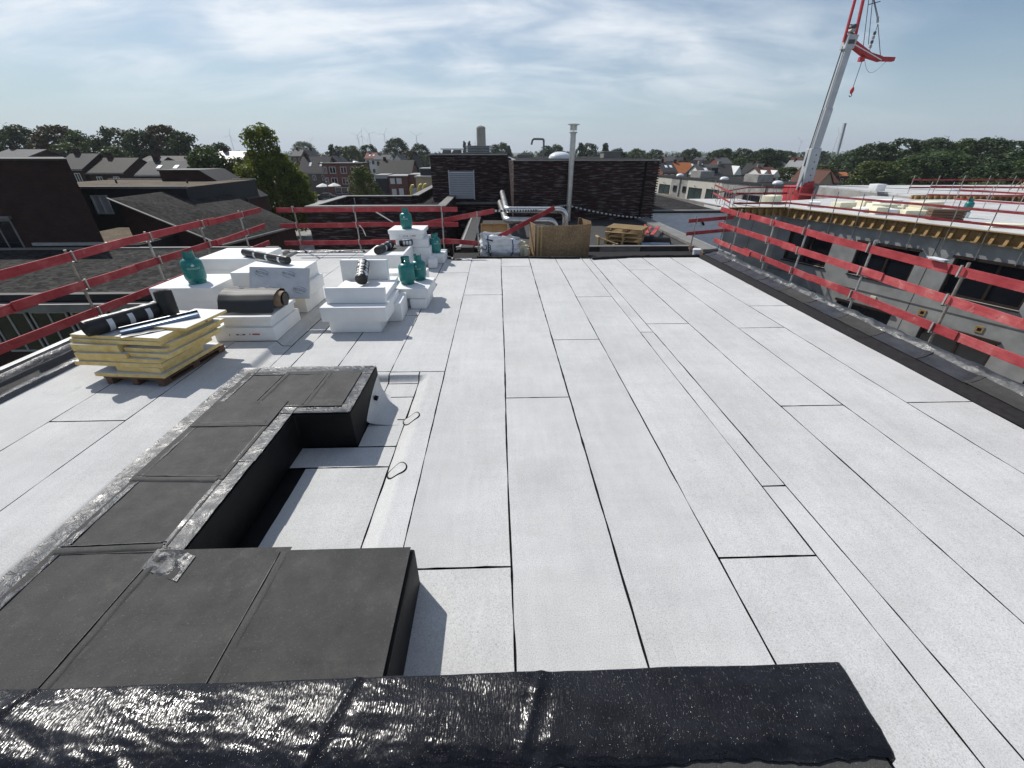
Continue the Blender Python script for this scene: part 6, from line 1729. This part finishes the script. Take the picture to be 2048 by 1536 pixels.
# the big maple
mt = thing('maple_tree', 'big leafy maple rising above the far left guard rail', 'tree', (-26.4,55,GZ))
rr = random.Random(77); mb = MB(); cs = []
def mprof(z):
    tab = [(-5.5,2.6),(-4,3.6),(-2,4.3),(0,3.9),(1.2,3.3),(2.2,2.3),(3.0,1.4),(3.6,1.5),(4.4,1.75),(5.2,1.2),(5.9,.3)]
    for (a, ra), (b_, rb) in zip(tab, tab[1:]):
        if a <= z <= b_: return ra+(rb-ra)*(z-a)/(b_-a)
    return .2
for _ in range(640):
    while True:
        z = rr.uniform(-5.2,5.6)
        if rr.random() < (mprof(z)/4.3)**1.5+.06: break
    a = rr.uniform(0, 2*math.pi); q = rr.uniform(.35,1)**.5
    R_ = mprof(z)*q*(1+.2*nz(math.cos(a)*2, math.sin(a)*2, z*.8))
    off = .28*(z-1)*(-.15)
    c = Vector((-26.5+off+R_*math.cos(a), 55+R_*math.sin(a), z)); cs.append(c)
    leaves(mb, c, rr.uniform(.4,.85), 58, .14, rr)
mb.build('crown', M['leaf_big'], mt, recalc=False)
tm = MB(); tm.tube([(-26.4,55,GZ),(-26.4,55,-3),(-26.5,55.1,0),(-26.7,55,3),(-26.8,55,5.3)], [.35,.3,.2,.1,.03], 10)
for c in rr.sample(cs, 34):
    z0 = max(-4.5, c.z-1.6); tm.tube([(-26.5,55,z0), ((c.x-26.5)/2,(c.y+55)/2,(z0+c.z)/2+.1), tuple(c)], [.09,.05,.015], 5)
tm.build('trunk', M['bark'], mt, smooth=True)
# the round bush
bu = thing('round_bush', 'dense round topped bush in front of the red block', 'tree', (-15.9,55,GZ))
mb, cs = MB(), []
for _ in range(170):
    t_ = rr.random(); a = rr.uniform(0, 6.28)
    R_ = 1.9*math.sin(math.pi*(.22+.72*t_))**.55*rr.uniform(.6,1)
    c = Vector((-15.9+R_*math.cos(a), 55+R_*math.sin(a), GZ+.6+7.3*t_)); cs.append(c)
    leaves(mb, c, rr.uniform(.35,.55), 60, .10, rr)
mb.build('crown', M['leaf_olive'], bu, recalc=False)
MB().tube([(-15.9,55,GZ),(-15.9,55,0)], [.2,.08], 8).build('trunk', M['bark'], bu)
# far-off woods along the horizon
rr = random.Random(5); mb = MB()
for i in range(1500):
    az = R(rr.uniform(-60,60)); D = 270*(10**(rr.random()*1.05))
    x, y = D*math.sin(az), D*math.cos(az)
    if abs(az) < R(3.2) and D < 380: continue
    h_ = rr.uniform(5,10)*(1+.25*nz(x*.01, y*.01))*(1+.25*(D > 900)); w_ = h_*rr.uniform(.5,1.1)
    for _ in range(26):
        p = Vector((rr.gauss(0,.42), rr.gauss(0,.42), rr.random()**.8))
        c = Vector((x+p.x*w_*(1.1-p.z*.6), y+p.y*w_*(1.1-p.z*.6), GZ+h_*(.1+.85*p.z)))
        s_ = h_*rr.uniform(.08,.17)
        u = Vector((rr.gauss(0,1), rr.gauss(0,1), rr.gauss(0,1))).normalized(); v_ = u.orthogonal().normalized()
        mb.add([c-u*s_, c+v_*s_, c+u*s_, c-v_*s_], [(0,1,2,3)])
tag(mb.build('far_woodland', M['leaf_dark'], origin=(0,500,GZ), recalc=False), 'hazy belt of distant woods along the horizon', 'woodland', kind='stuff')

# ------------------------------------------------------------------ haze
hm = bpy.data.materials.new('haze_air'); hm.use_nodes = True
hn = hm.node_tree.nodes; hl = hm.node_tree.links
for n in list(hn): hn.remove(n)
ho = hn.new('ShaderNodeOutputMaterial'); pv = hn.new('ShaderNodeVolumePrincipled')
pv.inputs['Color'].default_value = (.86,.92,1.0,1)
pv.inputs['Density'].default_value = .00021
pv.inputs['Anisotropy'].default_value = .15
hl.new(pv.outputs[0], ho.inputs['Volume'])
tag(MB().box(-6900,6900,-2900,8900,GZ-1.2,150).build('haze', hm, origin=(0,0,0)), 'thin summer haze in the air over the town', 'haze', kind='stuff')
